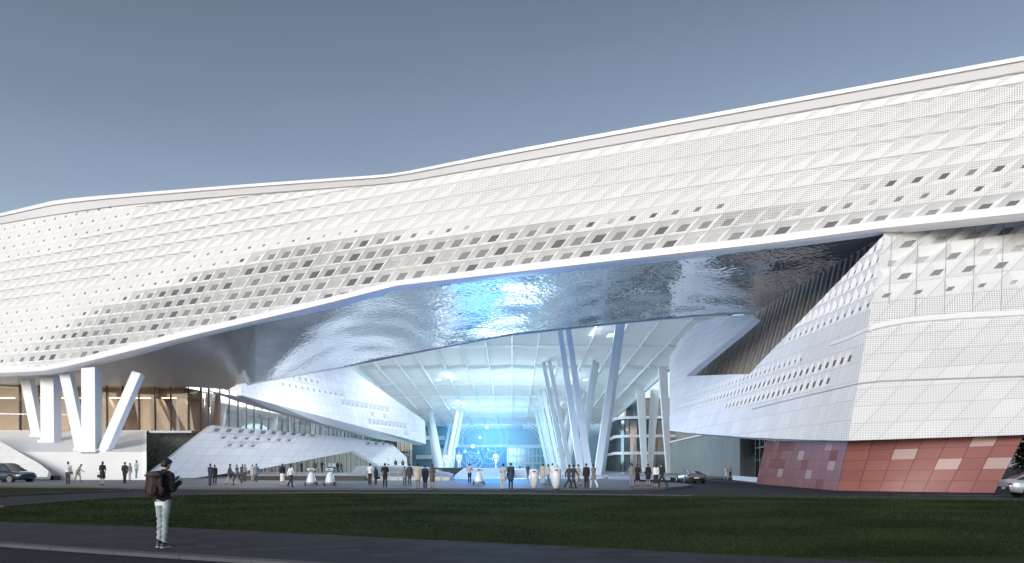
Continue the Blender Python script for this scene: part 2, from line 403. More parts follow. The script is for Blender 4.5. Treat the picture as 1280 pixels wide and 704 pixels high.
INNER = [(-140, 483, 96), (0, 483, 94), (150, 483, 92), (235, 483.5, 90), (262, 485.5, 88), (286, 487, 86), (300, 482.5, 84.5), (318, 478.5, 84), (345, 473.5, 87.5), (390, 465.7, 95), (430, 458.5, 102), (480, 448.5, 99), (540, 436.5, 91), (640, 418.5, 87), (700, 411.5, 87), (780, 403, 88), (870, 394.5, 83), (945, 390, 75), (1000, 357, 68.5), (1050, 327.5, 62), (1105, 294, 55.2), (1140, 287, 54)]
soft = MB(); rim = MB()
sx = [(a[0]) for a in INNER]
allx = sorted(set(sx + [x for x in range(-140, 1140, 20)]))
prev = None
for x in allx:
    yi = lin([(a[0], a[1]) for a in INNER], x); Yi = lin([(a[0], a[2]) for a in INNER], x)
    yf = lin(RIBT, x) + lin(RIBH, x) - 0.5
    A = facade_surf(x, yf, 0.2); B = W(x, yi, Yi)
    row = [A.lerp(B, k / 6) for k in range(7)]
    if prev:
        for k in range(6): soft.poly([prev[k], row[k], row[k + 1], prev[k + 1]], 0, smooth=True)
        if x <= 945 and x >= 286:
            a, b2 = prev[6], row[6]; u = Vector((0, 0.05, 0.55)); dn = Vector((0, -0.02, -0.1))
            rim.hexa([a + dn, b2 + dn, b2 + u, a + u], [a + dn + Vector((0, .35, 0)), b2 + dn + Vector((0, .35, 0)), b2 + u + Vector((0, .35, 0)), a + u + Vector((0, .35, 0))])
    prev = row
soft.build('rippled_soffit', M['ripple'], hall, loc='world')
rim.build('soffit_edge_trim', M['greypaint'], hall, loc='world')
# tall wall closing the space above the soffit behind its inner edge
b = MB(); prev = None
for x in [a for a in allx if 262 <= a <= 945]:
    yi = lin([(a[0], a[1]) for a in INNER], x); Yi = lin([(a[0], a[2]) for a in INNER], x)
    B = W(x, yi, Yi) + Vector((0, .3, .6)); T = Vector((B.x, B.y + 0.5, 27.5))
    if prev: b.poly([prev[0], B, T, prev[1]])
    prev = (B, T)
b.build('upper_inner_wall', M['white'], hall, loc='world')

# ================================================================== CANOPY OVER THE COURT
def translucent(name, col, k=0.45):
    m = bpy.data.materials.new(name); m.use_nodes = True; t = m.node_tree; t.nodes.clear()
    o = t.nodes.new('ShaderNodeOutputMaterial'); d = t.nodes.new('ShaderNodeBsdfDiffuse'); tr = t.nodes.new('ShaderNodeBsdfTranslucent')
    d.inputs[0].default_value = (*col, 1); tr.inputs[0].default_value = (*col, 1); mx = t.nodes.new('ShaderNodeMixShader'); mx.inputs[0].default_value = k
    t.links.new(d.outputs[0], mx.inputs[1]); t.links.new(tr.outputs[0], mx.inputs[2]); t.links.new(mx.outputs[0], o.inputs[0]); return m
M['membrane'] = translucent('white_roof_membrane', (0.86, 0.89, 0.9), 0.5)
canopy = empty('court_canopy', (0, 90, 0), 0, 'pale translucent canopy with long ribs roofing the court behind the rippled soffit', 'canopy')
def cz(Y): return 31.3 - 0.0667 * Y
b = MB(); ribs = MB(); beams = MB()
nb = 14; wX = 64.0 / nb
Y0, Y1, nY = 88.0, 232.0, 8
for i in range(nb):
    xa = -32 + i * wX; xb = xa + wX
    s = 1 if xa < 0 else -1
    for j in range(nY):
        ya = Y0 + (Y1 - Y0) * j / nY; yb = Y0 + (Y1 - Y0) * (j + 1) / nY
        st = 0.5 * ((j * 7 + i * 3) % 3) * 0.35
        lo, hi = (0.0, 0.3) if s > 0 else (0.3, 0.0)
        P = [(xa, ya, cz(ya) + lo + st), (xb, ya, cz(ya) + hi + st), (xb, yb, cz(yb) + lo * 0 + hi + st + .25), (xa, yb, cz(yb) + lo + st + .25)]
        b.poly(P)
        # little return between one panel and the next
        b.poly([(xa, yb, cz(yb) + lo + st + .25), (xb, yb, cz(yb) + hi + st + .25), (xb, yb + .02, cz(yb) - .15 + hi), (xa, yb + .02, cz(yb) - .15 + lo)])
b.build('membrane_panels', M['membrane'], canopy, loc='world')
for i in range(nb + 1):
    xa = -32 + i * wX
    r = MB(); r.bar((xa, Y0, cz(Y0) - .1), (xa, Y1, cz(Y1) - .1), 0.12 if 0 < i < nb else 0.5, 0.6 if 0 < i < nb else 1.6, side=(1, 0, 0))
    r.build('rib', M['column'], canopy, loc='world')
for j in (4, 8):
    ya = Y0 + (Y1 - Y0) * j / nY
    r = MB(); r.bar((-32, ya, cz(ya) + 1.3), (32, ya, cz(ya) + 1.3), 0.4, 0.4, side=(0, 1, 0)); r.build('cross_beam', M['column'], canopy, loc='world')

M['court_fill'] = mat('added_court_panel', (.9, .9, .9), .5, emit=(.85, .95, 1), estr=.6)  # invented glowing panels, with fill lights added to brighten the court
for X in (-16.2, 16.2):
    for Y in (112, 150, 190):
        q = MB(); q.box((X, Y, cz(Y) - .75), (.9, 3.0, .12)); q.build('glow_panel', M['court_fill'], canopy, loc='world')
        ld = bpy.data.lights.new('court_fill', 'AREA'); ld.shape = 'RECTANGLE'; ld.size = 6; ld.size_y = 9; ld.energy = {112: 5200, 150: 4200, 190: 3000}[Y] * (1 if X < 0 else .35); ld.color = (.86, .95, 1)
        lo = link(bpy.data.objects.new('court_fill', ld)); lo.location = (X, Y, cz(Y) - 1.0); lo.rotation_euler = (0, R(-28) if X < 0 else R(28), 0)
ld = bpy.data.lights.new('soffit_fill', 'AREA'); ld.shape = 'RECTANGLE'; ld.size = 3; ld.size_y = 10; ld.energy = 2300; ld.color = (1, .985, .96)  # added fill under the soffit, brightens the lower wedge
lo = link(bpy.data.objects.new('soffit_fill', ld)); lo.location = (-19, 88, 10.5); lo.rotation_euler = (R(16), R(50), 0)
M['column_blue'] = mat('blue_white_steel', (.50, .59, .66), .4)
def vcol(X, Y, spreadL, spreadR, w, label, group):
    t = empty('v_column', (X, Y, 0), 0, label, 'column', group)
    z = cz(Y) + .4
    for s, tx in ((-1, spreadL), (1, spreadR)):
        for dx in (0, 1.0):
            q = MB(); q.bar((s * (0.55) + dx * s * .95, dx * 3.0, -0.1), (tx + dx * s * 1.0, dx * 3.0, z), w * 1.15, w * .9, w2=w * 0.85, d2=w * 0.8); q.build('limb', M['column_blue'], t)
    q = MB(); q.box((0, 1.5, .15), (4.2, 5.2, .3)); q.build('footing', M['greypaint'], t)
vcol(12.4, 104, -4.2, 4.0, 0.92, 'nearest and tallest twin-limbed white V column right of the court axis', 'V columns along the right of the court')
for k, (Y, lab) in enumerate(((136, 'second white V column, standing behind the tallest one'), (168, 'third white V column in the row right of the court axis'), (200, 'fourth white V column, deepest of the row right of the court axis'))):
    vcol(12.4, Y, -5.0 + .2 * k, 4.0, .85, lab, 'V columns along the right of the court')
vcol(-19.5, 198, -4.0, 4.0, .95, 'white V column left of the glowing hologram rings', 'V columns along the left of the court')
vcol(-24, 225, -3.0, 4.0, .9, 'white V column at the far left end of the court', 'V columns along the left of the court')
# tapered posts on the right edge
for (px0, px1, w, Y, lab) in ((806, 800.5, 2.0, 165, 'slender white post pair before the glazed office block, left one'), (812, 819, 2.0, 166, 'slender white post pair before the glazed office block, right one'), (836, 828, 1.7, 140, 'white post at the edge of the perforated wing')):
    base = W(px0 if px0 < 830 else 836, 592, Y); base.z = 0; top = W(px1, 470, Y); top.z = cz(Y) - .1
    t = empty('edge_post', base, 0, lab, 'column', 'posts on the right edge of the court')
    q = MB(); q.bar((0, 0, -.1), top - base, w * .55, 1.0, w2=w, d2=1.2); q.build('shaft', M['column'], t)
    q = MB(); q.box((0, 0, .1), (2.2, 2.2, .2)); q.build('base_plate', M['greypaint'], t)

# ================================================================== RIGHT WING
PL = Plane(W(1060, 551, 44), W(1105, 293, 54.6), W(837, 538, 88))
PR = Plane(W(1060, 551, 44), W(1105, 293, 54.6), W(1280, 544, 43.4))
wing = empty('perforated_wing', (25, 60, 0), 0, 'white perforated wing with leaning corner above a red panel base on the right', 'building')
def offs(pl): return lambda x, y, o=0.0: pl.hit(x, y, o)
# left face, modules in plane coordinates
ez = (W(1105, 293, 54.6) - W(1060, 551, 44)); rowv = ez / 12.0
ea = Vector((W(837, 538, 88).x - W(1060, 551, 44).x, 88 - 44, 0)).normalized()
c0 = W(1060, 551, 44)
wp = [ccw([(837, 446), (850, 424), (870, 404), (860, 468), (857, 470.5), (837, 470.5)]),
      ccw([(870, 404), (885, 399), (905, 395.5), (930, 393.5), (943, 394.5), (944, 397), (926, 413), (860, 468)]),
      ccw([(837, 470), (858, 470), (858, 541), (837, 538.5)]),
      ccw([(857.5, 470.3), (937, 467.3), (937, 547), (857.5, 541)]),
      ccw([(936.8, 467.3), (1000, 401), (1000, 549.5), (936.8, 547)]),
      ccw([(999.8, 401), (1105, 293), (1060, 551), (999.8, 549.5)])]
mb = MB()
def wnode(i, r):
    p = c0 + rowv * r + ea * (i * 1.12 - r * 0.42)
    return pix(p)
def left_hole(i, r, cx, cy):
    if r in (11, 10, 9, 8) and cx > 960: return 0.34 - (11 - r) * .05
    if r == 7 and cx > 985: return 0.22
    # bands of dots low on the face
    if r == 4: return 0.34 if 842 < cx < 1062 else -1
    if r == 3: return 0.34 if 905 < cx < 1036 else -1
    if r == 5 and (845 < cx < 1003): return 0.22
    return -1
for i in range(-12, 70):
    for r in range(-8, 22):
        q = [wnode(i, r + 1), wnode(i - 0 - 1, r + 1), wnode(i - 1, r), wnode(i, r)]   # TL TR BR BL (towards the camera is right)
        cx = sum(a[0] for a in q) / 4; cy = sum(a[1] for a in q) / 4
        if cx < 820 or cx > 1125 or cy < 280 or cy > 565: continue
        h = left_hole(i, r, cx, cy)
        perf = 0.5 * sstep(930, 1040, cx) * (1 if r < 8 else .4)
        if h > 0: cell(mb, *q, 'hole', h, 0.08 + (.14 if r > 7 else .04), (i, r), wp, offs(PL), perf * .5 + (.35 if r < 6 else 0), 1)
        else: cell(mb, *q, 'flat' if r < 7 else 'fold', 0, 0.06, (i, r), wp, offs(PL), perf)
mb.build('side_skin', [M['skin_side'], M['hole_dark'], M['hole_mid'], M['hole_pale']], wing, loc='world')
# right (front) face
mb = MB()
wr = [ccw([(1060, 551), (1105, 291), (1280, 268), (1280, 544)]), ccw([(1280, 544), (1280, 268), (1450, 246), (1450, 538)])]
def ry(r, x):
    t = 291 - 0.134 * (x - 1105); b_ = 551 - 0.033 * (x - 1060)
    return b_ + (t - b_) * r / 12.0
def rnode(i, r):
    x0 = 1040 + i * 36; y0 = ry(6, 1100)
    # leaning line: x = x0 + 1.0*(y0 - y)
    xx = x0
    for _ in range(6): xx = x0 + 0.95 * (y0 - ry(r, xx))
    return (xx, ry(r, xx))
for i in range(-6, 18):
    for r in range(0, 12):
        q = [rnode(i, r + 1), rnode(i + 1, r + 1), rnode(i + 1, r), rnode(i, r)]
        cx = sum(a[0] for a in q) / 4
        if cx < 1030 or cx > 1480: continue
        h = {11: .36, 10: .32, 9: .31, 8: .22}.get(r, -1)
        if r == 8 and cx > 1230: h = .2
        perf = {7: .95, 6: .75, 5: .8, 4: .7, 3: .35, 2: .45, 1: .4, 0: .5, 8: .3, 9: .25, 10: .35, 11: .45}[r]
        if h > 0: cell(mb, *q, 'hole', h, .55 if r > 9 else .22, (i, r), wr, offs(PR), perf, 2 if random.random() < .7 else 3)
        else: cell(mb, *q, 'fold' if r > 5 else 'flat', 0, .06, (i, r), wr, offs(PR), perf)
mb.build('front_skin', [M['skin_side'], M['hole_dark'], M['hole_mid'], M['hole_pale']], wing, loc='world')
# ledge and seam across both faces
def strip(name, pts, pl, h0, h1, o, m, parent):
    b = MB()
    for (a, c) in zip(pts[:-1], pts[1:]):
        A = [pl.hit(a[0], a[1] + h0, .1), pl.hit(a[0], a[1] + h0, o), pl.hit(a[0], a[1] + h1, o * .8), pl.hit(a[0], a[1] + h1, .1)]
        B = [pl.hit(c[0], c[1] + h0, .1), pl.hit(c[0], c[1] + h0, o), pl.hit(c[0], c[1] + h1, o * .8), pl.hit(c[0], c[1] + h1, .1)]
        b.hexa(A, B)
    return b.build(name, m, parent, loc='world')
strip('ledge_band', [(1086.5, 412), (1110, 406.5), (1140, 401.5), (1200, 397), (1280, 393), (1450, 386)], PR, -3, 2.5, -.22, M['trim'], wing)
strip('ledge_band', [(1040, 431), (1060, 424), (1086.3, 412)], PL, -2.2, 1.5, -.12, M['trim'], wing)
strip('seam_trim', [(1073, 480), (1100, 477), (1196, 473.5), (1450, 466)], PR, -.8, .9, -.05, M['greypaint'], wing)
strip('seam_trim', [(940, 512), (1000, 497), (1073, 480)], PL, -.5, .5, -.05, M['greypaint'], wing)
# thin vertical dark joints on the front face
b = MB()
for (x, ya, yb) in ((1184, 277, 395), (1219.5, 273, 394), (1255, 268, 392), (1148, 282, 398), (1115, 288, 380)):
    b = MB(); b.hexa([PR.hit(x - .22, ya, -.03), PR.hit(x + .22, ya, -.03), PR.hit(x + .22, ya, .02), PR.hit(x - .22, ya, .02)], [PR.hit(x - .22 - 4, yb, -.03), PR.hit(x + .22 - 4, yb, -.03), PR.hit(x + .22 - 4, yb, .02), PR.hit(x - .22 - 4, yb, .02)]); b.build('joint_strip', M['greypaint'], wing, loc='world')
# thickness behind the skins
def backing(pieces, surf, o0, o1, name, m, parent):
    b = MB()
    for pc in pieces: b.poly([surf(x, y, o1) for x, y in pc])
    n = 0
    E = {}
    for pc in pieces:
        for k in range(len(pc)):
            a, c = pc[k], pc[(k + 1) % len(pc)]
            b.poly([surf(*a, o0), surf(*c, o0), surf(*c, o1), surf(*a, o1)])
    return b.build(name, m, parent, loc='world')
tong = ccw([(837, 446), (850, 424), (870, 404), (885, 399), (905, 395.5), (930, 393.5), (943, 394.5), (944, 397), (925, 410), (857, 470.5), (837, 470)])
backing([[(837, 536), (858, 538), (937, 543), (1000, 543), (1050, 538), (1067, 512), (1105, 293), (1000, 401), (937, 467.3), (857.5, 470.3), (926, 413), (944, 397), (943, 394.5), (930, 393.5), (905, 395.5), (885, 399), (870, 404), (850, 424), (837, 446)]], offs(PL), 0.03, 0.75, 'side_backing', M['white'], wing)
backing([[(1064, 538), (1105, 291), (1280, 268), (1450, 246), (1450, 526), (1280, 532)]], offs(PR), 0.60, 0.75, 'front_backing', M['white'], wing)
# timber slat wall behind the cut-out
b = MB(); sl = MB()
PLW = Plane(PL.o + PL.n * 3.2, PL.o + PL.n * 3.2 + ea, PL.o + PL.n * 3.2 + rowv)
PLA = Plane(PL.o + PL.n * 2.7, PL.o + PL.n * 2.7 + ea, PL.o + PL.n * 2.7 + rowv)
cut = ccw([(840, 474), (925, 474), (950, 463), (1008, 402), (1118, 290), (1108, 280), (940, 384), (850, 462)])

convex = [ccw([(840, 474), (930, 474), (960, 372), (940, 384)]), ccw([(930, 474), (950, 463), (1010, 400), (960, 372)]), ccw([(1010, 400), (1106, 297), (1108, 284), (960, 372)])]
for pc in convex: b.poly([PLW.hit(x, y) for x, y in pc])
for k in range(56):
    a = c0 + PL.n * 2.7 + ea * (-6 + k * 1.15); 
    def edge(a, z): 
        pnt = a + rowv * ((z - c0.z) / rowv.z); return pix(pnt)
    a2 = a + ea * .36
    P = [edge(a, 2), edge(a2, 2), edge(a2, 24), edge(a, 24)]
    P = ccw(P)
    for pc in convex:
        c = clip(P, pc)
        if len(c) >= 3:
            A = [PLA.hit(x, y) for x, y in c]; B = [v + PL.n * .4 for v in A]; sl.hexa(A, B, k % 2)
b.build('timber_wall', M['wood'], wing, loc='world')
M['wood2'] = mat('grey_timber_slat', (0.46, 0.43, 0.40), 0.6, var=0.12, vscale=1.2)
sl.build('timber_slats', [M['wood2'], M['wood']], wing, loc='world')
M['pane_glass'] = glass_mat('thin_glass', (0.9, 0.9, 0.9), 0.05)
# soffit of the wing, base walls
def quadgrid(mb, q, nx, ny, fn, surf=None, sxp=1.0):
    """q: world corners BL BR TR TL"""
    BL, BR, TR, TL = [Vector(a) for a in q]
    for i in range(nx):
        for j in range(ny):
            def P(u, v): return (BL.lerp(BR, u)).lerp(TL.lerp(TR, u), v)
            m = fn(i, j)
            mb.poly([P(i / nx, j / ny), P((i + 1) / nx, j / ny), P((i + 1) / nx, (j + 1) / ny), P(i / nx, (j + 1) / ny)], m, [(i, j), (i + 1, j), (i + 1, j + 1), (i, j + 1)], (0, random.random()), True)
M['red'] = panel_mat('red_wall_panel', (0.31, 0.125, 0.112), joint=.5, jw=.022, rnd=.16, rough=.5)
M['pink'] = panel_mat('pale_pink_wall_panel', (0.52, 0.38, 0.36), joint=.6, jw=.022, rnd=.2)
M['dusky'] = panel_mat('dusky_red_wall_panel', (0.33, 0.12, 0.095), joint=.6, jw=.022, rnd=.3)
red = empty('red_panel_base', (22, 50, 0), 0, 'sloping red panelled base wall with scattered pale pink panels under the white wing', 'wall')
gl = G(945, 605); gc = G(1046, 613.5); gr = G(1243, 616.5)
tl = PL.hit(946, 546, .9) ; tcn = W(1060.5, 550.5, 44.9); trr = W(1281, 542.5, 44.25)
b = MB()
pale = {(5, 3), (8, 3), (11, 4), (11, 2), (4, 1), (9, 1), (2, 2), (12, 4)}
def fl(i, j):
    if (i, j) in {(11, 4), (7, 3), (9, 1), (12, 2), (4, 1)}: return 1
    if i < 5 and j >= 2 and (i * 3 + j) % 5 != 0: return 2
    return 2 if (i * 7 + j * 5) % 11 == 0 else 0
quadgrid(b, [gl, gc, tcn, tl], 14, 5, fl)
b.build('panel_face', [M['red'], M['pink'], M['dusky']], red, loc='world')
b = MB()
b_far = gr + (gr - gc) * 0.0
def fr(i, j): return 1 if (i, j) in {(5, 4), (2, 3), (4, 2), (6, 2)} else 0
quadgrid(b, [gc, gr, trr, tcn], 7, 5, fr)
b.build('panel_face', [M['red'], M['pink'], M['dusky']], red, loc='world')
b = MB()
b.poly([gr, gr + Vector((3, 9, 0)), trr + Vector((3, 9, 0)), trr]); b.build('end_face', M['greypaint'], red, loc='world')
pl_ = MB()
a0, a1 = G(970, 603.5), G(1057, 612)
dv = (a1 - a0).normalized(); nn = Vector((dv.y, -dv.x, 0)); nn = nn if nn.x < 0 else -nn
h = Vector((0, 0, .48)); h2 = Vector((0, 0, .62))
pl_.hexa([a0, a1, a1 + h, a0 + h2], [a0 - nn * .9, a1 - nn * .9, a1 - nn * .9 + h, a0 - nn * .9 + h2])
tag(pl_.build('low_plinth', M['concrete']), 'long low grey concrete plinth at the foot of the red wall', 'plinth')
# grey concrete wall and glazing under the wing
base = empty('underpass_wall', (28, 90, 0), 0, 'tall grey concrete wall under the overhanging wing, beside the parked coupe', 'wall')
c1, c2, c3 = G(838, 592.5), G(925, 598.5), G(878, 595)
b = MB()
def up(p, z): return Vector((p.x, p.y, z))
wt = [W(840, 556, c1.y).z, W(925, 541, c2.y).z]
zz = lambda p: p
pts = [c1, G(893, 596.3), c2]
tz = [W(838, 553.5, pts[0].y).z, W(893, 541, pts[1].y).z + .0, W(925, 535, pts[2].y).z]
for k in range(2):
    a, c = pts[k], pts[k + 1]; n = 4
    for q in range(n):
        p0, p1 = a.lerp(c, q / n), a.lerp(c, (q + 1) / n); z0, z1 = tz[k] + (tz[k + 1] - tz[k]) * q / n, tz[k] + (tz[k + 1] - tz[k]) * (q + 1) / n
        b.hexa([p0, p1, up(p1, z1), up(p0, z0)], [p0 + Vector((.5, .1, 0)), p1 + Vector((.5, .1, 0)), up(p1, z1) + Vector((.5, .1, 0)), up(p0, z0) + Vector((.5, .1, 0))])
e = c2 + Vector((5, 3.0, 0)); b.hexa([c2, e, up(e, tz[2]), up(c2, tz[2])], [c2 + Vector((0, .5, 0)), e + Vector((0, .5, 0)), up(e, tz[2]) + Vector((0, .5, 0)), up(c2, tz[2]) + Vector((0, .5, 0))])
b.build('wall_slab', M['concrete'], base, loc='world')
b = MB(); b.bar(up(pts[0], tz[0] + .1), up(pts[1], tz[1] + .1), .5, .25); b.build('coping', M['trim'], base, loc='world')
b = MB()
for q in range(40):
    p = pts[0].lerp(pts[1], q / 40) + Vector((1.2, .2, 0)); z = tz[0] + (tz[1] - tz[0]) * q / 40; b.bar(up(p, z), up(p, 11), .14, .14)
b.build('upper_mullions', M['wood'], base, loc='world')
b = MB(); p = pts[0] + Vector((2.5, 0, 0)); q = pts[2] + Vector((2.5, 0, 0)); b.poly([up(p, 3), up(q, 3), up(q, 12), up(p, 12)]); b.build('upper_glazing', M['hole_mid'], base, loc='world')
# ceiling under the wing
b = MB()
A = [PL.hit(x, y, .7) for x, y in ((837, 537.5), (900, 543), (1000, 548.2), (1048, 549.6))]
for k in range(3):
    b.poly([A[k], A[k + 1], A[k + 1] + Vector((14, 0, .2)), A[k] + Vector((14, 0, .2))])
b.build('wing_underside', M['white'], wing, loc='world')
ent = empty('glazed_entrance', G(935, 600), 0, 'dark glazed entrance recessed between the grey concrete wall and the red base', 'entrance')
b = MB()
e0 = G(925, 599.0) + Vector((2, 0, 0)); e1 = G(947, 602.5) + Vector((2, 0, 0)); b.poly([e0, e1 + Vector((.5, -2, 0)), up(e1 + Vector((.5, -2, 0)), 5.2), up(e0, 5.2)]); b.build('pane', glass_mat('entrance_glass', (.35, .33, .3), .12), ent, loc='world')
b = MB(); 
for k in range(5): p = e0.lerp(e1, k / 4); b.bar(up(p, 0), up(p, 5.2), .14, .14)
b.bar(up(e0, 3.9), up(e1, 3.9), .2, .2); b.bar(up(e0, 2.4), up(e1, 2.4), .1, .1); b.build('mullions', M['mullion'], ent, loc='world')
b = MB(); b.poly([e0 + Vector((3, 0, 0)), e1 + Vector((3, -2, 0)), up(e1 + Vector((3, -2, 0)), 5), up(e0 + Vector((3, 0, 0)), 5)]); b.build('lobby_back_wall', M['wood2'], ent, loc='world')
w0, w1 = G(921, 600.0), G(971, 605.0); d_ = (w1 - w0).normalized(); n_ = Vector((-d_.y, d_.x, 0)); b = MB()
b.hexa([w0, w1, w1 + Vector((0, 0, .5)), w0 + Vector((0, 0, .5))], [w0 + n_ * -.5 + Vector((0, 0, 0)), w1 - n_ * .5, w1 - n_ * .5 + Vector((0, 0, .5)), w0 - n_ * .5 + Vector((0, 0, .5))])
tag(b.build('entrance_kerb', M['white']), 'low pale kerb wall before the glazed entrance', 'kerb wall')
# ================================================================== GROUND
def ground_mat(name, col, rough=.8, var=.12, vs=.4, bump=.2, bs=40, spec=.12, tile=None, tvar=.12, aniso=None):
    m = bpy.data.materials.new(name); m.use_nodes = True; t = m.node_tree; b = t.nodes['Principled BSDF']
    b.inputs['Roughness'].default_value = rough; b.inputs['Specular IOR Level'].default_value = spec
    tc = t.nodes.new('ShaderNodeTexCoord'); n = t.nodes.new('ShaderNodeTexNoise'); n.inputs['Scale'].default_value = vs; n.inputs['Detail'].default_value = 8; n.inputs['Roughness'].default_value = .65
    src = tc.outputs['Object']
    if aniso:
        mp = t.nodes.new('ShaderNodeMapping'); mp.inputs['Scale'].default_value = aniso; t.links.new(src, mp.inputs[0]); t.links.new(mp.outputs[0], n.inputs['Vector'])
    else: t.links.new(src, n.inputs['Vector'])
    k = math_node(t, 'MULTIPLY_ADD', n.outputs['Fac'], 4 * var, 1 - 2 * var)
    if tile:
        br = t.nodes.new('ShaderNodeTexBrick'); br.inputs['Scale'].default_value = 1; br.inputs['Brick Width'].default_value = tile[0]; br.inputs['Row Height'].default_value = tile[1]
        br.inputs['Mortar Size'].default_value = tile[2]; br.inputs['Color1'].default_value = (1, 1, 1, 1); br.inputs['Color2'].default_value = (1 - tvar * 2,) * 3 + (1,); br.inputs['Mortar'].default_value = (.55, .55, .55, 1)
        br.inputs['Bias'].default_value = 0
        rt = t.nodes.new('ShaderNodeMapping'); rt.inputs['Rotation'].default_value = (0, 0, tile[3]); t.links.new(src, rt.inputs[0]); t.links.new(rt.outputs[0], br.inputs['Vector'])
        s = t.nodes.new('ShaderNodeSeparateXYZ'); t.links.new(br.outputs['Color'], s.inputs[0]); k = math_node(t, 'MULTIPLY', k, s.outputs[0])
    v = t.nodes.new('ShaderNodeVectorMath'); v.operation = 'SCALE'; v.inputs[0].default_value = col
    t.links.new(k, v.inputs['Scale']); t.links.new(v.outputs[0], b.inputs['Base Color'])
    if bump:
        n2 = t.nodes.new('ShaderNodeTexNoise'); n2.inputs['Scale'].default_value = bs; n2.inputs['Detail'].default_value = 3; t.links.new(src, n2.inputs['Vector'])
        bp = t.nodes.new('ShaderNodeBump'); bp.inputs['Strength'].default_value = bump; bp.inputs['Distance'].default_value = .02; t.links.new(n2.outputs['Fac'], bp.inputs['Height']); t.links.new(bp.outputs[0], b.inputs['Normal'])
    return m
KA = math.atan2(G(320, 702).y - G(0, 681).y, G(320, 702).x - G(0, 681).x)   # direction of the near kerb
M['asphalt'] = ground_mat('dark_asphalt', (.033, .038, .045), .85, .22, .3, .5, 60)
M['asphalt_near'] = ground_mat('near_asphalt', (.030, .033, .040), .85, .18, 5, .8, 90)
M['plaza'] = ground_mat('grey_plaza_paving', (.155, .175, .195), .6, .06, .2, .1, 30, tile=(2.4, 1.2, .02, 0), tvar=.05)
M['walk'] = ground_mat('dark_paving_slab', (.046, .050, .062), .75, .12, .8, .4, 50, tile=(.9, .45, .012, KA), tvar=.22)
M['lawn'] = ground_mat('lawn_soil_green', (.025, .040, .015), .95, .6, .22, .6, 60, spec=.05, aniso=(.6, 1.6, 1))
M['kerb'] = ground_mat('kerb_stone', (.10, .105, .115), .8, .15, 2, .3, 40)
M['line'] = mat('road_paint', (.45, .46, .46), .7, var=.25, vscale=3)
def sheet(name, pts, z, m, label=None, kind='structure', side=0):
    b = MB(); P = [Vector((p[0], p[1], z)) for p in pts]; b.poly(P)
    if side: 
        for k in range(len(P)): a, c = P[k], P[(k + 1) % len(P)]; b.poly([a, a - Vector((0, 0, side)), c - Vector((0, 0, side)), c])
    o = b.build(name, m); o['kind'] = kind
    # make the face look up
    me = o.data
    if me.polygons[0].normal.z < 0: me.flip_normals()
    return o
sheet('ground', [(-900, -200), (900, -200), (900, 1600), (-900, 1600)], -.11, M['asphalt_near'])
sheet('road', [(-300, 15), (-18, 15), (60, 8), (300, 8), (300, 400), (-300, 400)], -.03, M['asphalt'])
g = lambda *pts: [G(x, y) for x, y in pts]
lawn_top = [(-60, 640), (0, 635.5), (75, 629), (150, 623.7), (250, 619.8), (350, 618), (425, 617.4), (640, 619), (890, 621.5), (1280, 626), (1380, 627.5)]
lawn_bot = [(-60, 652), (0, 654), (200, 661), (320, 666), (640, 682), (940, 697.5), (1100, 706)]
lt = g(*lawn_top); lb = g(*lawn_bot)
far_r = lb[-1] + (lb[-1] - lb[-2]).normalized() * 30
lt = lt[1:] + [lt[-1] + Vector((40, -6, 0))]
lb = lb[1:] + [far_r]; sd_ = (lb[0] - lb[1]).normalized(); lb_path = [lb[0] + sd_ * 40] + lb
lb = [lb[0] + sd_ * ((lb[0].x + 20.6) / -sd_.x)] + lb
sheet('lawn', lt + lb[::-1], .05, M['lawn'], side=.08)
kb = g((-60, 677), (0, 681), (150, 691.5), (320, 702)); kdir = (kb[-1] - kb[0]).normalized()
kb = [kb[0] - kdir * 30] + kb + [kb[-1] + kdir * 30]
sheet('footpath', [p + Vector((0, .02, 0)) for p in lb_path] + kb[::-1], .04, M['walk'], side=.1)
sheet('near_road', [kb[0], kb[-1], kb[-1] + Vector((0, -30, 0)), kb[0] + Vector((0, -60, 0))], -.02, M['asphalt_near'])
# the near road lies lower than the footpath: sink the ground there by raising everything else is not needed, kerb hides it
def kerb_line(name, pts, w, h, z0, m, seg=1.0, label=None, cat='kerb'):
    b = MB()
    for a, c in zip(pts[:-1], pts[1:]):
        L_ = (c - a).length; n = max(1, int(L_ / seg)); d = (c - a).normalized(); nr = Vector((-d.y, d.x, 0)) * w / 2
        for k in range(n):
            p, q = a + d * (L_ * k / n + .006), a + d * (L_ * (k + 1) / n - .006); Z0, Z1 = Vector((0, 0, z0)), Vector((0, 0, z0 + h)); bv = nr * .8
            b.hexa([p - nr + Z0, p + nr + Z0, p + nr + Z1 * 1 - Vector((0, 0, .01)), p + bv + Z1, p - bv + Z1, p - nr + Z1 - Vector((0, 0, .01))],
                   [q - nr + Z0, q + nr + Z0, q + nr + Z1 - Vector((0, 0, .01)), q + bv + Z1, q - bv + Z1, q - nr + Z1 - Vector((0, 0, .01))])
    o = b.build(name, m); o['kind'] = 'structure'; return o
kerb_line('footpath_kerb', kb, .26, .11, -.06, M['kerb'], 1.6)
kerb_line('lawn_kerb', [p + Vector((0, .1, 0)) for p in lt[:-1]], .14, .14, -.04, M['kerb'], 1.5)
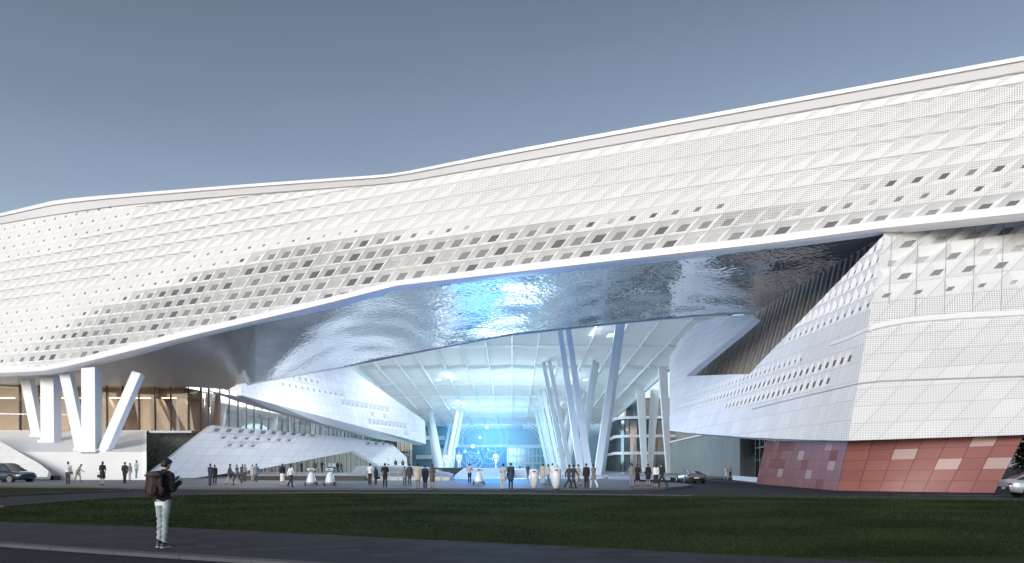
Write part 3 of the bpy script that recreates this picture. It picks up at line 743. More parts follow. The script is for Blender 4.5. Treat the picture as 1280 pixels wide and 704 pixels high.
# plaza with rounded right tip
pz = g((-80, 607), (0, 608), (100, 609.6), (180, 610.8), (250, 611.6), (400, 612.3), (640, 612.6), (790, 612.4), (830, 611.6), (852, 610), (864, 608), (860, 606.5), (845, 605.3), (815, 604.2), (790, 603))
pz += [Vector((16, 92, 0)), Vector((34, 92, 0)), Vector((36, 250, 0)), Vector((-60, 250, 0)), Vector((-120, 110, 0))]
sheet('plaza', pz, .10, M['plaza'], side=.14)
kerb_line('plaza_kerb', pz[:15], .3, .13, -.02, M['kerb'], 2.0)
isl = g((-120, 610), (0, 610.6), (100, 610.9), (155, 611.8), (166, 613), (155, 614.2), (100, 616), (0, 620.3), (-60, 623))
sheet('traffic_island', isl, .07, M['lawn'], side=.1)
kerb_line('island_kerb', isl + [isl[0]], .2, .12, -.02, M['kerb'], 2)
def line(name, a, b_, w): 
    a, b_ = G(*a), G(*b_); d = (b_ - a).normalized(); n = Vector((-d.y, d.x, 0)) * w / 2
    sheet(name, [a - n, b_ - n, b_ + n, a + n], -.022, M['line'])
line('lane_marking', (1118, 618.2), (1420, 621), .16); line('lane_marking', (940, 603.3), (970, 605.8), .25); line('lane_marking', (1060, 613.6), (1240, 618), .1)
line('lane_marking', (885, 599.6), (940, 603.3), .25); line('lane_marking', (-60, 606.6), (95, 606.6), .5)
# court floor: lighter polished floor inside
M['floor'] = ground_mat('polished_court_floor', (.36, .42, .46), .16, .05, .15, .02, 5, spec=.5, tile=(3, 3, .02, 0), tvar=.03)
sheet('court_floor', [(-30, 82), (10, 82), (26, 100), (30, 248), (-34, 248)], .106, M['floor'])
# grass blades
rnd = random.Random(3)
def inside(p, poly):
    c = False; n = len(poly)
    for i in range(n):
        a, b_ = poly[i], poly[(i + 1) % n]
        if (a[1] > p[1]) != (b_[1] > p[1]) and p[0] < (b_[0] - a[0]) * (p[1] - a[1]) / (b_[1] - a[1]) + a[0]: c = not c
    return c
lp = lt + lb[::-1]
gv = []; gf = []; gm = []
n = 0
while n < 90000:
    Y = 12.5 + 28 * rnd.random() ** 1.3; X = rnd.uniform(-.80, .80) * Y
    if not inside((X, Y), lp): continue
    h = rnd.uniform(.012, .036) * (1 + Y / 60); w = .005 + Y * .0006; a = rnd.uniform(0, 3.1416); dx, dy = math.cos(a) * w, math.sin(a) * w
    i = len(gv); gv += [(X - dx, Y - dy, .045), (X + dx, Y + dy, .045), (X + rnd.uniform(-.03, .03), Y + rnd.uniform(-.03, .03), .05 + h)]; gf.append((i, i + 1, i + 2)); 
    cl = math.sin(X * .9 + 2.2 * math.sin(Y * .35)) + math.sin(Y * 1.3 + 1.7 * math.sin(X * .4)) + rnd.gauss(0, .7)
    gm.append(2 if cl > 1.1 else (1 if cl < -.2 else 0)); n += 1
me = bpy.data.meshes.new('grass'); me.from_pydata(gv, [], gf)
for q, c in (('grass_green', (.026, .044, .015)), ('grass_dark', (.012, .024, .008)), ('grass_dry', (.038, .050, .020))): me.materials.append(mat(q, c, .9, spec=.05))
me.polygons.foreach_set('material_index', gm); go = link(bpy.data.objects.new('grass', me)); tag(go, 'short dark green grass growing over the foreground lawn', 'grass', kind='stuff')
# ground cover strip on the far right edge of the lawn
gv = []; gf = []
A = g((870, 622.6), (1000, 624), (1280, 628.2), (1400, 630)); 
for k in range(16000):
    s = rnd.random() * 3; i0 = min(2, int(s)); p = A[i0].lerp(A[i0 + 1], s - i0) + Vector((rnd.uniform(-.1, .1), rnd.uniform(-.9, .5), 0)); h = rnd.uniform(.05, .16); a = rnd.uniform(0, 6.28); w = .04
    i = len(gv); d = Vector((math.cos(a) * w, math.sin(a) * w, 0)); t_ = Vector((rnd.uniform(-.05, .05), rnd.uniform(-.05, .05), h))
    c_ = p + Vector((0, 0, rnd.uniform(.04, .1))); gv += [c_ - d, c_ + d * .2 + t_ * .4, c_ + t_, c_ - d * .2 + t_ * .6 ]; gf.append((i, i + 1, i + 2, i + 3))
me = bpy.data.meshes.new('hedge'); me.from_pydata(gv, [], gf); me.materials.append(mat('hedge_leaf', (.022, .045, .022), .7)); tag(link(bpy.data.objects.new('ground_cover', me)), 'low dark hedge strip along the road edge of the lawn', 'hedge', kind='stuff')

# ================================================================== LEFT SIDE
pod = empty('white_podium', (-60, 80, 0), 0, 'smooth white stepped podium under the V columns on the left', 'podium')
b = MB()
def PX(px, Y, z): return Vector(((px - 640) / F * Y, Y, z))
# lower tier front (top z 3.2) and slope up to 6.3
zt1, zt2 = 3.25, 6.35
xl, xr = -150, None
frontY, backY = 77.0, 90.0
Lx = (-200 - 640) / F * frontY; Rx = (179.5 - 640) / F * frontY
RxB = (179.5 - 640) / F * backY
b.hexa([Vector((Lx, frontY, 0)), Vector((Rx, frontY, 0)), Vector((Rx, frontY, zt1)), Vector((Lx, frontY, zt1))],
       [Vector((Lx - 15, backY, 0)), Vector((RxB, backY, 0)), Vector((RxB, backY, zt2)), Vector((Lx - 15, backY, zt2))])
b.build('podium_slope', M['white'], pod, loc='world')
b = MB(); b.hexa([Vector((Lx - 15, 90.02, 0)), Vector((RxB, 90.02, 0)), Vector((RxB, 90.02, 6.38)), Vector((Lx - 15, 90.02, 6.38))], [Vector((Lx - 15, 98, 0)), Vector((RxB - 3.6, 98, 0)), Vector((RxB - 3.6, 98, 6.38)), Vector((Lx - 15, 98, 6.38))])
b.build('upper_wall', M['white'], pod, loc='world')
b = MB(); b.hexa([Vector((RxB, 91.4, 6.1)), Vector((-43, 91.4, 6.1)), Vector((-43, 91.4, 6.39)), Vector((RxB, 91.4, 6.39))], [Vector((RxB, 92.1, 6.1)), Vector((-43.2, 92.1, 6.1)), Vector((-43.2, 92.1, 6.39)), Vector((RxB, 92.1, 6.39))]); b.build('ledge', M['trim'], pod, loc='world')
b = MB(); b.hexa([Vector((Rx + .01, 76.9, 0)), Vector((Rx + .38, 76.9, 0)), Vector((Rx + .38, 76.9, zt1 + .05)), Vector((Rx + .01, 76.9, zt1 + .05))], [Vector((RxB + .01, 90, 0)), Vector((RxB + .38, 90, 0)), Vector((RxB + .38, 90, zt2 + .02)), Vector((RxB + .01, 90, zt2 + .02))]); b.build('end_fin', M['trim'], pod, loc='world')
# black strip along the foot
b = MB(); b.box(((Lx + W(66, 600, 77).x) / 2, 76.6, .28), (W(66, 600, 77).x - Lx, .7, .56)); b.build('foot_strip', M['black'], pod, loc='world')
# small glowing ledge lamps are plain white blocks here
for px, py in ((50, 543.5), (66, 552), (84, 560), (118, 568)):
    pass
# living wall
b = MB(); LWY = 93.0; xa = (180.5 - 640) / F * LWY; xb = (262 - 640) / F * LWY
b.poly([(xa, LWY, 0), (xb, LWY, 0), (xb, LWY, 6.4), (xa, LWY, 6.4)])
lw = empty('living_wall', ((xa + xb) / 2, LWY, 0), 0, 'dark planted green wall between the white podium and the leaning white wedge', 'green wall')
b.build('backing_panel', mat('dark_planter_cloth', (.055, .055, .055), .9, var=.3, vscale=2), lw, loc='world')
gv = []; gf = []; gm = []
for k in range(9000):
    X, Z = rnd.uniform(xa + .1, xb - .1), rnd.uniform(.1, 6.35); c_ = Vector((X, LWY - rnd.uniform(.03, .2), Z)); a = rnd.uniform(0, 6.28); w = rnd.uniform(.05, .11)
    d = Vector((math.cos(a), -.4, math.sin(a))) * w; e = Vector((-math.sin(a), -.2, math.cos(a))) * w * .6; i = len(gv); gv += [c_ - d, c_ - e, c_ + d, c_ + e]; gf.append((i, i + 1, i + 2, i + 3)); gm.append(1 if rnd.random() < (.12 + .55 * max(0, 1 - Z / 3.4)) else 0)
me = bpy.data.meshes.new('foliage'); me.from_pydata(gv, [], gf); me.materials.append(mat('leaf_dusk', (.28, .28, .27), .8)); me.materials.append(mat('leaf_green', (.17, .34, .13), .8)); me.polygons.foreach_set('material_index', gm)
me.transform(Matrix.Translation(-lw.location)); o = link(bpy.data.objects.new('foliage', me)); o.parent = lw; o['kind'] = 'stuff'

# left V columns (five limbs)
def limb(px0, py0, px1, py1, Y0, Y1, w, lab, ax=None):
    a = W(px0, py0, Y0); c = W(px1, py1, Y1)
    a.z = max(zt1 + (a.y - frontY) * (zt2 - zt1) / (backY - frontY), zt1) - .15
    t = empty('slanted_column', a, 0, lab, 'column', 'slanted columns on the white podium')
    q = MB(); d = c - a; q.bar((0, 0, -.2), d + d.normalized() * .5, w, w * .9); q.build('shaft', M['column'], t)
    q = MB(); q.box((0, 0, .12), (w * 1.25, w * 1.25, .3)); q.build('foot_plate', M['trim'], t)
limb(49, 543, 35, 478, 86.5, 87, 1.15, 'leftmost slanted white column on the podium')
limb(64, 552, 63.5, 474, 82.8, 84, 1.6, 'upright white column, second from the left on the podium')
limb(104, 562, 84.5, 473, 78.5, 81, 1.15, 'white column leaning left, in the middle of the podium group')
limb(115, 565, 114.5, 467, 77.6, 79, 1.55, 'widest upright white column of the podium group')
limb(130, 565, 171, 472, 77.8, 80, 1.08, 'rightmost podium column, leaning right')

# glazed pavilion behind
pav = empty('glazed_pavilion', (-60, 95, 0), 0, 'glazed pavilion with dark mullions and warm lit timber interior behind the podium columns', 'building')
GY = 92.0; zg0, zg1 = 6.4, 12.6
xc = (246 - 640) / F * GY
pts = [Vector((-125, GY, 0)), Vector((xc, GY, 0)), Vector((xc + .35, GY + .9, 0)), Vector((xc - .2, GY + 3, 0)), Vector((-44.6, 104, 0))]
last = pts[-1]; pts.append(Vector((-36.9, 250, 0)))
b = MB(); 
for a, c in zip(pts[:-1], pts[1:]):
    b.poly([up(a, 0 if a.y > 93 else zg0), up(c, 0 if a.y > 93 else zg0), up(c, 21), up(a, zg1 if a.y < 92.5 and c.y < 92.6 else 21)] if a.y > 93 else [up(a, zg0), up(c, zg0), up(c, zg1), up(a, zg1)])
b.build('glazing', M['glass'], pav, loc='world')
b = MB()
for px in (24.5, 48.5, 133.5, 153.5, 173.5, 193.5, 213.5, 235.5): 
    p = W(px, 500, GY - .1); b = MB(); b.bar(up(p, zg0), up(p, zg1), .16, .16); b.build('mullion', M['mullion'], pav, loc='world')
for px in (251, 261): p = W(px, 500, GY + .8); b = MB(); b.bar(up(p, zg0), up(p, zg1 + .3), .2, .2); b.build('mullion', M['mullion'], pav, loc='world')
b = MB(); dr = (pts[-1] - last); n = 48
for k in range(n):
    if k % 9 in (7,): continue
    p = last + dr * (k / n) ** 1.0 + Vector((.1, 0, 0)); b.bar(up(p, 0), up(p, 21), .16, .2)
b.build('side_mullions', mat('grey_mullion', (.14, .14, .145), .4), pav, loc='world')
b = MB(); 
p0 = Vector((-125, GY - .12, 9.55)); b.bar(p0, W(105, 519, GY - .12), .14, .14, side=(0, 0, 1)); b.build('handrail', M['trim'], pav, loc='world')
# interior
M['warm_wall'] = mat('warm_plaster_wall', (.62, .50, .40), .6, var=.05, vscale=.3)
M['lamp_warm'] = mat('warm_ceiling_lamp', (1, 1, 1), .5, emit=(1, .80, .6), estr=2.5)
b = MB(); b.poly([(-130, 103, 6.3), (-44, 103, 6.3), (-44, 103, 12.6), (-130, 103, 12.6)]); b.build('interior_wall', M['warm_wall'], pav, loc='world')
b = MB(); b.poly([(-130, 92.4, 6.33), (-44, 92.4, 6.33), (-44, 103, 6.33), (-130, 103, 6.33)]); b.build('interior_floor', M['warm_wall'], pav, loc='world')
b = MB(); b.poly([(-130, 92.4, 12.55), (-45.5, 92.4, 12.55), (-45.5, 103, 12.55), (-130, 103, 12.55)]); b.build('interior_ceiling', M['wood_dark'], pav, loc='world')
b = MB(); b.box((-98, 101.5, 9.1), (50, 1, 5.4)); b.box(((185 - 640) / F * 98, 98, 9.4), (1.0, .8, 6)); b.box(((163 - 640) / F * 100, 100, 9.4), (5.0, .8, 6)); b.box(((80 - 640) / F * 99, 99, 9.4), (2.2, 1, 6))
b.box((-80, 99, 11.9), (70, 6, 1.2))
b.build('timber_core', M['wood_dark'], pav, loc='world')
for (x0, x1) in ((214, 190), (150, 124), (232, 226)):
    b = MB(); b.bar(W(x0, 540, 96), W(x1, 480, 96), 1.2, .8); b.build('inner_column', M['wood_dark'], pav, loc='world')
b = MB(); 
for px in range(-60, 240, 34): p = W(px, 480, 96); b = MB(); b.box((p.x, 96, 11.2), (2.2, .5, .08)); b.build('glow_panel', M['lamp_warm'], pav, loc='world')
for px in (20, 110, 200):
    ld = bpy.data.lights.new('pavilion_lamp', 'AREA'); ld.energy = 260; ld.size = 9; ld.size_y = 3; ld.shape = 'RECTANGLE'; ld.color = (1, .84, .68)
    lo = link(bpy.data.objects.new('pavilion_lamp', ld)); lo.location = W(px, 490, 95.5); lo.location.z = 11.1; lo.rotation_euler = (R(-25), 0, 0)
for Y in (118, 145, 180):
    ld = bpy.data.lights.new('pavilion_hall_fill', 'AREA'); ld.energy = 7000; ld.size = 3; ld.size_y = 22; ld.shape = 'RECTANGLE'; ld.color = (1, .96, .9)  # added fill standing in for brightness behind the side glazing
    lo = link(bpy.data.objects.new('pavilion_hall_fill', ld)); lo.location = (-47.5 + (Y - 104) * .055, Y, 15.8); lo.rotation_euler = (0, R(-20), 0)
# interior behind the side glazing
b = MB(); b.poly([(-56, 104, 0), (-42.5, 252, 0), (-42.5, 252, 21), (-56, 104, 21)]); b.build('hall_back_wall', M['white'], pav, loc='world')
b = MB()
for z in (6.2, 11.5, 16.5): b.hexa([Vector((-56, 105, z)), Vector((-45.4, 105, z)), Vector((-45.4, 105, z + .5)), Vector((-56, 105, z + .5))], [Vector((-42.5, 250, z)), Vector((-37.6, 250, z)), Vector((-37.6, 250, z + .5)), Vector((-42.5, 250, z + .5))])
b.build('floor_slabs', M['white'], pav, loc='world')
b = MB()
for k in range(14): Y = 100 + k * 10.5; X = -47.5 + (Y - 100) * .052; b.bar((X - 1, Y, 0), (X + 1.4 * (1 if k % 2 else -1), Y, 20), .7, .7)
b.build('raking_struts', M['column'], pav, loc='world')
b = MB()
for k in range(60):
    if k % 4 == 3: continue
    Y = 112 + k * 2.2; X = -51.5 + (Y - 104) * .062
    b.box((X + 1.2, Y, 4 + (k % 3)), (.3, .9, 7 + (k * 5 % 4)))
b.build('timber_fins', M['wood'], pav, loc='world')

# upper and lower white wedges
def wedge(name, label, pl, P, pieces, a_step, z_step, lean, hole_fn, thick, under=None):
    t = empty(name, pl.hit(*P[0]), 0, label, 'building')
    t.location.z = 0 if t.location.z < 4 else t.location.z
    return t
E1 = Vector((16, 52, 0)).normalized(); O1 = Vector((-33, 83, 0))
PV1 = Plane(O1, O1 + E1 * 50, O1 + Vector((0, 0, 20)))
v1 = empty('upper_white_wedge', (-34, 130, 8), 0, 'upper white panelled wedge hanging beneath the soffit, with a pale rounded nose', 'building')
sh1 = [(302, 494.5), (301, 481), (318, 476), (430, 457.5), (531, 526), (532.5, 555)]
v1p = [ccw([(302, 494.5), (301, 481), (318, 474), (430, 455)]), ccw([(302, 494.5), (430, 455), (532.5, 555)]), ccw([(430, 455), (531, 526), (532.5, 555)])]
mb = MB(); S1 = offs(PV1)
for i in range(0, 46):
    for r in range(0, 15):
        y0 = 83 + i * 1.6; z0 = 7.5 + r * 1.25
        def nd(ii, rr): return pix(O1 + E1 * (ii * 1.45 - 3 - rr * 0.55) + Vector((0, 0, 4.5 + rr * 1.25)))
        q = [nd(i, r + 1), nd(i + 1, r + 1), nd(i + 1, r), nd(i, r)]
        cx = (q[0][0] + q[2][0]) / 2
        pt = 0; cy = (q[0][1] + q[2][1]) / 2
        if 352 < cx < 432 and abs(cy - (472 + (cx - 352) * .30)) < 9: pt = 1
        if 432 <= cx < 485 and abs(cy - (500 + (cx - 432) * .34)) < 5: pt = 1
        if 462 < cx < 510 and abs(cy - (524 + (cx - 462) * .27)) < 6: pt = 1
        if pt: cell(mb, *q, 'hole', .3, .18, (i, r), v1p, S1, 0, 3)
        else: cell(mb, *q, 'flat', 0, 0, (i, r), v1p, S1, 0)
mb.build('panel_skin', [M['skin_side'], M['hole_dark'], M['hole_mid'], M['hole_pale']], v1, loc='world')
backing([sh1], S1, .02, .8, 'skin_backing', M['white'], v1)
# underside: from the lower edge of the skin back and slightly down
b = MB()
E = [(302, 494.5), (340, 504.5), (400, 520), (470, 538.5), (532.5, 555)]
U = [(292, 494.5), (335, 510), (400, 529), (470, 548.5), (524, 556.5)]
prev = None
for k in range(5):
    a = PV1.hit(*E[k], -.05); d = a + Vector((-2.4, 1.0, (W(*U[k], a.y).z - a.z) - .05)); d.x = (U[k][0] - 640) / F * a.y
    d.z = W(*U[k], a.y).z
    if prev: b.poly([prev[0], a, d, prev[1]]); b.poly([prev[1], d, d + Vector((-4, 0, .8)), prev[1] + Vector((-4, 0, .8))])
    prev = (a, d)
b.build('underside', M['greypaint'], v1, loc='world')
b = MB()
nose = [(302, 494.5), (294, 493), (288, 489.5), (286.5, 487), (290, 484), (296, 482), (301, 481)]
n3 = [PV1.hit(302, 488, 0)] * 0
YN = 83.0
A = [W(x, y, YN - .02 + (302 - x) * .04) for x, y in nose]
b.poly(A)
for a, c in zip(A[:-1], A[1:]): b.poly([a, c, c + Vector((-.2, 3, .3)), a + Vector((-.2, 3, .3))])
b.build('rounded_nose', M['trim'], v1, loc='world')

PV2 = Plane(W(178, 599.5, 83.5), W(509.5, 583, 126), W(265, 532, 92.4))
v2 = empty('lower_white_wedge', (-44, 90, 0), 0, 'lower white panelled wedge rising from the plaza, with rows of small square openings', 'building')
v2out = [(178, 599.5), (265, 531.5), (440, 547.5), (490, 555), (508.5, 572), (509.5, 583), (475, 582.5), (442.5, 564), (400, 572.5), (330, 585.5), (250, 596.5), (237, 598)]
v2p = [ccw([(178, 599.5), (265, 531.5), (240, 598)]), ccw([(240, 598), (265, 531.5), (330, 537.4), (330, 585.5)]), ccw([(330, 585.5), (330, 537.4), (442.5, 547.7), (442.5, 564)]),
       ccw([(442.5, 564), (442.5, 547.7), (490, 555), (475, 582.5)]), ccw([(475, 582.5), (490, 555), (508.5, 572), (509.5, 583)])]
S2 = offs(PV2); mb = MB()
oA = W(178, 599.5, 83.5); eA = (W(509.5, 583, 126) - oA); eA.z = 0; eA.normalize()
tV = (W(265, 532, 92.4) - oA); tV -= eA * tV.dot(eA); tV = tV / tV.z
def nd2(i, r): return pix(oA + eA * (i * 1.9 + r * .95) + tV * (r * 1.02))
for i in range(-14, 90):
    for r in range(0, 13):
        q = [nd2(i, r + 1), nd2(i + 1, r + 1), nd2(i + 1, r), nd2(i, r)]
        if min(a[1] for a in q) < 500 or max(a[0] for a in q) < 170: continue
        cx = (q[0][0] + q[2][0]) / 2; cy = (q[0][1] + q[2][1]) / 2
        h = 0
        row = {6: (264, 400), 5: (272, 370), 4: (288, 328)}.get(r)
        if row and row[0] < cx < row[1]: h = .42 if r == 6 else .30
        if r in (5, 6) and 458 < cx < 492: h = .3
        if h: cell(mb, *q, 'hole', h, .3, (i, r), v2p, S2, .5, 2)
        else: cell(mb, *q, 'flat', 0, 0, (i, r), v2p, S2, 0)
mb.build('panel_skin', [M['skin_side'], M['hole_dark'], M['hole_mid'], M['hole_pale']], v2, loc='world')
backing([v2out], S2, .02, .9, 'skin_backing', M['white'], v2)
# timber screen under the lower wedge's arch, and a terrace in front of it
scr = empty('timber_screen', (-36, 130, 0), 0, 'vertical timber screen behind people under the arch of the lower white wedge', 'screen wall')
sl = MB(); bk = MB()
e0, e1 = W(330, 588, 118), W(512, 583, 225); e0.z = e1.z = 0
e0 = Vector((-43.4, 106, 0)); e1 = Vector((-36.4, 240, 0))
bk.poly([e0, e1, up(e1, 5.2), up(e0, 5.2)]); bk.build('screen_backing', M['wood'], scr, loc='world')
for k in range(90):
    p = e0.lerp(e1, k / 90) + Vector((.25, 0, 0)); sl.bar(up(p, 0), up(p, 5.2), .3, .5 if k % 3 else .2, m=(k * 7) % 2)
sl.build('screen_slats', [M['wood2'], M['wood']], scr, loc='world')
b = MB(); p = e0.lerp(e1, .0) + Vector((.8, 0, 0))
# small wedge at the far left edge
PV3 = Plane(W(-60, 600, 74), W(58, 598, 74), W(0, 552, 76.5))
v3 = empty('corner_wedge', W(20, 600, 74), 0, 'low white panelled wedge behind the blue sports utility car at the left edge', 'building'); v3.location.z = 0
v3p = [ccw([(-80, 520), (0, 551.5), (0, 596.5), (-80, 596.5)]), ccw([(0, 551.5), (50, 580), (0, 596.5)]), ccw([(50, 580), (61, 589), (59, 596.5), (0, 596.5)])]
mb = MB(); S3 = offs(PV3)
for i in range(-12, 12):
    for r in range(0, 9):
        def n3d(a, c): return (0 + a * 12 + c * 6, 597 - c * 8.5 + 0.2 * a)
        cell(mb, n3d(i, r + 1), n3d(i + 1, r + 1), n3d(i + 1, r), n3d(i, r), 'flat', 0, 0, (i, r), v3p, S3, .3)
mb.build('panel_skin', [M['skin_side'], M['hole_dark'], M['hole_mid'], M['hole_pale']], v3, loc='world')
backing([[(-80, 520), (0, 551.5), (50, 580), (61, 589), (59, 596.5), (-80, 596.5)]], S3, .02, .5, 'skin_backing', M['white'], v3)
# steps beside the podium
b = MB()
for k in range(4): b.box((W(62 + k * 1.6, 600, 75.5).x, 75.6, .12 + (3 - k) * .14 - .05), (.6 + .3 * (3 - k), 1.2, .24))
tag(b.build('steps', M['black']), 'short flight of dark steps at the foot of the podium', 'steps')
# bench by the living wall
b = MB(); p = G(172, 599.5); b.box((p.x, p.y, .22), (3.2, .7, .24)); b.box((p.x, p.y + .1, .12), (2.6, .5, .16)); tag(b.build('bench', M['white']), 'low white bench at the foot of the podium near the green wall', 'bench')

# ================================================================== CENTRE STAGE AREA
M['deck'] = mat('grey_deck', (.20, .225, .25), .6, var=.06, vscale=.5)
M['deck_light'] = mat('pale_grey_wall', (.42, .46, .49), .55, var=.05, vscale=.5)
st = empty('raised_terrace', (-19, 78, 0), 0, 'long low terrace with a black front edge behind the small white robots', 'terrace')
b = MB(); x0, x1 = W(330, 600, 77).x, W(455, 600, 73).x
b.hexa([Vector((-30, 76.0, 0.1)), Vector((x1, 73.5, 0.1)), Vector((x1, 73.5, .52)), Vector((-30, 76.0, .52))], [Vector((-42, 110, .1)), Vector((-22, 110, .1)), Vector((-22, 110, .55)), Vector((-42, 110, .55))]); b.build('terrace_block', M['black'], st, loc='world')
b = MB(); b.poly([(-30, 75.98, .56), (x1, 73.48, .56), (-22, 110, .6), (-42, 110, .6)]); b.build('terrace_paving', M['plaza'], st, loc='world')
rp = empty('grey_ramp', (-14, 80, 0), 0, 'dark grey folded ramp sloping down behind the standing visitors', 'ramp')
b = MB()
def P2(px, py, Y): return W(px, py, Y)
Y1_ = 76.5
fr_ = [P2(430, 597, Y1_), P2(446, 583, Y1_ + 4), P2(470, 582.5, Y1_ + 4), P2(520, 586, Y1_ + 1), P2(566, 594, Y1_ - 1), P2(566, 602, Y1_ - 1)]
fr_[0].z = .12; fr_[-1].z = .12
bk_ = [p + Vector((-2, 26, .12 if i not in (0, 5) else 0)) for i, p in enumerate(fr_)]
b.hexa(fr_, bk_); b.build('ramp_body', M['deck'], rp, loc='world')
wl = empty('balustrade_wall', P2(500, 602, 74.2), 0, 'low pale wall with a slim metal railing in front of the grey ramp', 'wall'); wl.location.z = 0
b = MB(); a, c = P2(455, 602, 74.2), P2(562, 602, 73.0); a.z = c.z = .1
b.hexa([a, c, up(c, .5), up(a, .52)], [a + Vector((0, .4, 0)), c + Vector((0, .4, 0)), up(c + Vector((0, .4, 0)), .5), up(a + Vector((0, .4, 0)), .52)]); b.build('low_wall', M['deck_light'], wl, loc='world')
b = MB()
for k in range(11): p = a.lerp(c, k / 10) + Vector((0, -.05, 0)); b.cyl(up(p, .1), up(p, 1.0), .03, n=6)
b.cyl(up(a, 1.0) + Vector((0, -.05, 0)), up(c, 1.0) + Vector((0, -.05, 0)), .03, n=6); b.build('railing', M['mullion_pale'], wl, loc='world')
# green wedge lawn + pale steps right of it
gw = MB(); a1_ = P2(536, 594, 84); a2_ = P2(580, 584.5, 96); a3_ = P2(536, 585, 100); a4_ = P2(566, 594.8, 82)
for v in (a1_, a4_): v.z = max(v.z, .3)
gw.poly([a1_, a4_, a2_, a3_]); gw.poly([a1_, up(a1_, 0), up(a4_, 0), a4_]); gw.poly([a4_, up(a4_, 0), up(a2_, 0), a2_]); tag(gw.build('planted_slope', M['lawn']), 'dark green planted slope left of the robot stage', 'planter')
sg = empty('robot_stage', P2(600, 590, 92), 0, 'pale stage with white counter and sloping front below the humanoid robots', 'stage'); sg.location.z = 0
b = MB(); A = [P2(562, 601, 80), P2(632, 601, 80)]; 
for v in A: v.z = .12
Bv = [P2(580, 585, 92), P2(636, 585, 92)]
b.poly([A[0], A[1], Bv[1], Bv[0]]); b.poly([Bv[0], Bv[1], up(Bv[1], 0), up(Bv[0], 0)]); b.poly([A[0], Bv[0], up(Bv[0], 0), up(A[0], 0)]); b.poly([A[1], Bv[1], up(Bv[1], 0), up(A[1], 0)]); b.build('sloping_front', M['deck_light'], sg, loc='world')
b = MB(); p = P2(607, 588, 91); b.box((p.x, 91.5, p.z - .35), (5.2, 1.2, 1.1)); b.build('counter', M['trim'], sg, loc='world')
b = MB(); b.box(((-9.5 + 1.0) / 2, 106, .62), (13, 24, 1.1)); b.build('platform', M['deck_light'], sg, loc='world')

# LED wall
def led_mat():
    m = bpy.data.materials.new('led_screen'); m.use_nodes = True; t = m.node_tree; b = t.nodes['Principled BSDF']; b.inputs['Base Color'].default_value = (.01, .02, .05, 1); b.inputs['Roughness'].default_value = .3
    uv = t.nodes.new('ShaderNodeUVMap'); uv.uv_map = 'UVMap'
    def ringat(cx, cy, f):
        s = t.nodes.new('ShaderNodeVectorMath'); s.operation = 'DISTANCE'; t.links.new(uv.outputs[0], s.inputs[0]); s.inputs[1].default_value = (cx, cy, 0)
        w = math_node(t, 'SINE', math_node(t, 'MULTIPLY', s.outputs['Value'], f)); w = math_node(t, 'MULTIPLY', math_node(t, 'GREATER_THAN', w, .8), math_node(t, 'LESS_THAN', s.outputs['Value'], .95)); return w
    n = t.nodes.new('ShaderNodeTexNoise'); n.inputs['Scale'].default_value = 4; t.links.new(uv.outputs[0], n.inputs['Vector'])
    a = math_node(t, 'MAXIMUM', ringat(.9, .7, 26), ringat(2.0, 1.0, 20)); a = math_node(t, 'MAXIMUM', a, math_node(t, 'MULTIPLY', ringat(2.5, .4, 40), .8))
    a = math_node(t, 'MULTIPLY', a, n.outputs['Fac'])
    mx = t.nodes.new('ShaderNodeMix'); mx.data_type = 'RGBA'; mx.inputs['A'].default_value = (.004, .085, .42, 1); mx.inputs['B'].default_value = (.25, .75, 1.1, 1)
    t.links.new(a, mx.inputs['Factor']); t.links.new(mx.outputs['Result'], b.inputs['Emission Color']); b.inputs['Emission Strength'].default_value = .75
    return m
sc = empty('led_wall', P2(602, 583, 120), 0, 'wide blue glowing screen with pale circle graphics behind the humanoid robots', 'screen'); sc.location.z = 0
b = MB(); a, c = P2(570, 583, 120), P2(633, 583, 120); zt_, zb_ = P2(0, 560, 120).z, 1.1
b.poly([up(a, zb_), up(c, zb_), up(c, zt_), up(a, zt_)], 0, [(0, 0), (3, 0), (3, 1.2), (0, 1.2)]); b.build('display', led_mat(), sc, loc='world')
b = MB(); b.hexa([up(a, zb_ - .1) + Vector((-.1, .05, 0)), up(c, zb_ - .1) + Vector((.1, .05, 0)), up(c, zt_ + .1) + Vector((.1, .05, 0)), up(a, zt_ + .1) + Vector((-.1, .05, 0))], [up(a, zb_ - .1) + Vector((-.1, .4, 0)), up(c, zb_ - .1) + Vector((.1, .4, 0)), up(c, zt_ + .1) + Vector((.1, .4, 0)), up(a, zt_ + .1) + Vector((-.1, .4, 0))]); b.build('housing', M['mullion'], sc, loc='world')
# hologram rings and light points
def emis(name, c, s):
    m = bpy.data.materials.new(name); m.use_nodes = True; t = m.node_tree; t.nodes.clear(); o = t.nodes.new('ShaderNodeOutputMaterial'); e = t.nodes.new('ShaderNodeEmission'); e.inputs[0].default_value = (*c, 1); e.inputs[1].default_value = s; t.links.new(e.outputs[0], o.inputs[0]); return m
M['holo'] = emis('hologram_line', (.45, .85, 1), .9); M['holo_hot'] = emis('hologram_core', (.6, 1, 1), 2.6); M['holo_soft'] = emis('hologram_soft', (.45, .85, 1), 1.1)
def ring(px, py, r, w, a0, a1, lab, Y=96.0, m='holo', grp='hologram rings'):
    c = P2(px, py, Y); k = Y / F; q = MB(); n = max(10, int((a1 - a0) / 8)); pts = [Vector((math.cos(R(a0 + (a1 - a0) * i / n)) * r * k, 0, math.sin(R(a0 + (a1 - a0) * i / n)) * r * k)) for i in range(n + 1)]
    q.tube(pts, w * k / 3, 6); o = q.build('hologram_ring', M[m]); o.location = c; tag(o, lab, 'hologram', grp)
ring(606, 548, 28, .7, -60, 230, 'largest glowing hologram ring, right of the V column', 100)
ring(606, 548, 21, .5, -40, 200, 'thin hologram ring just inside the largest one', 100.3)
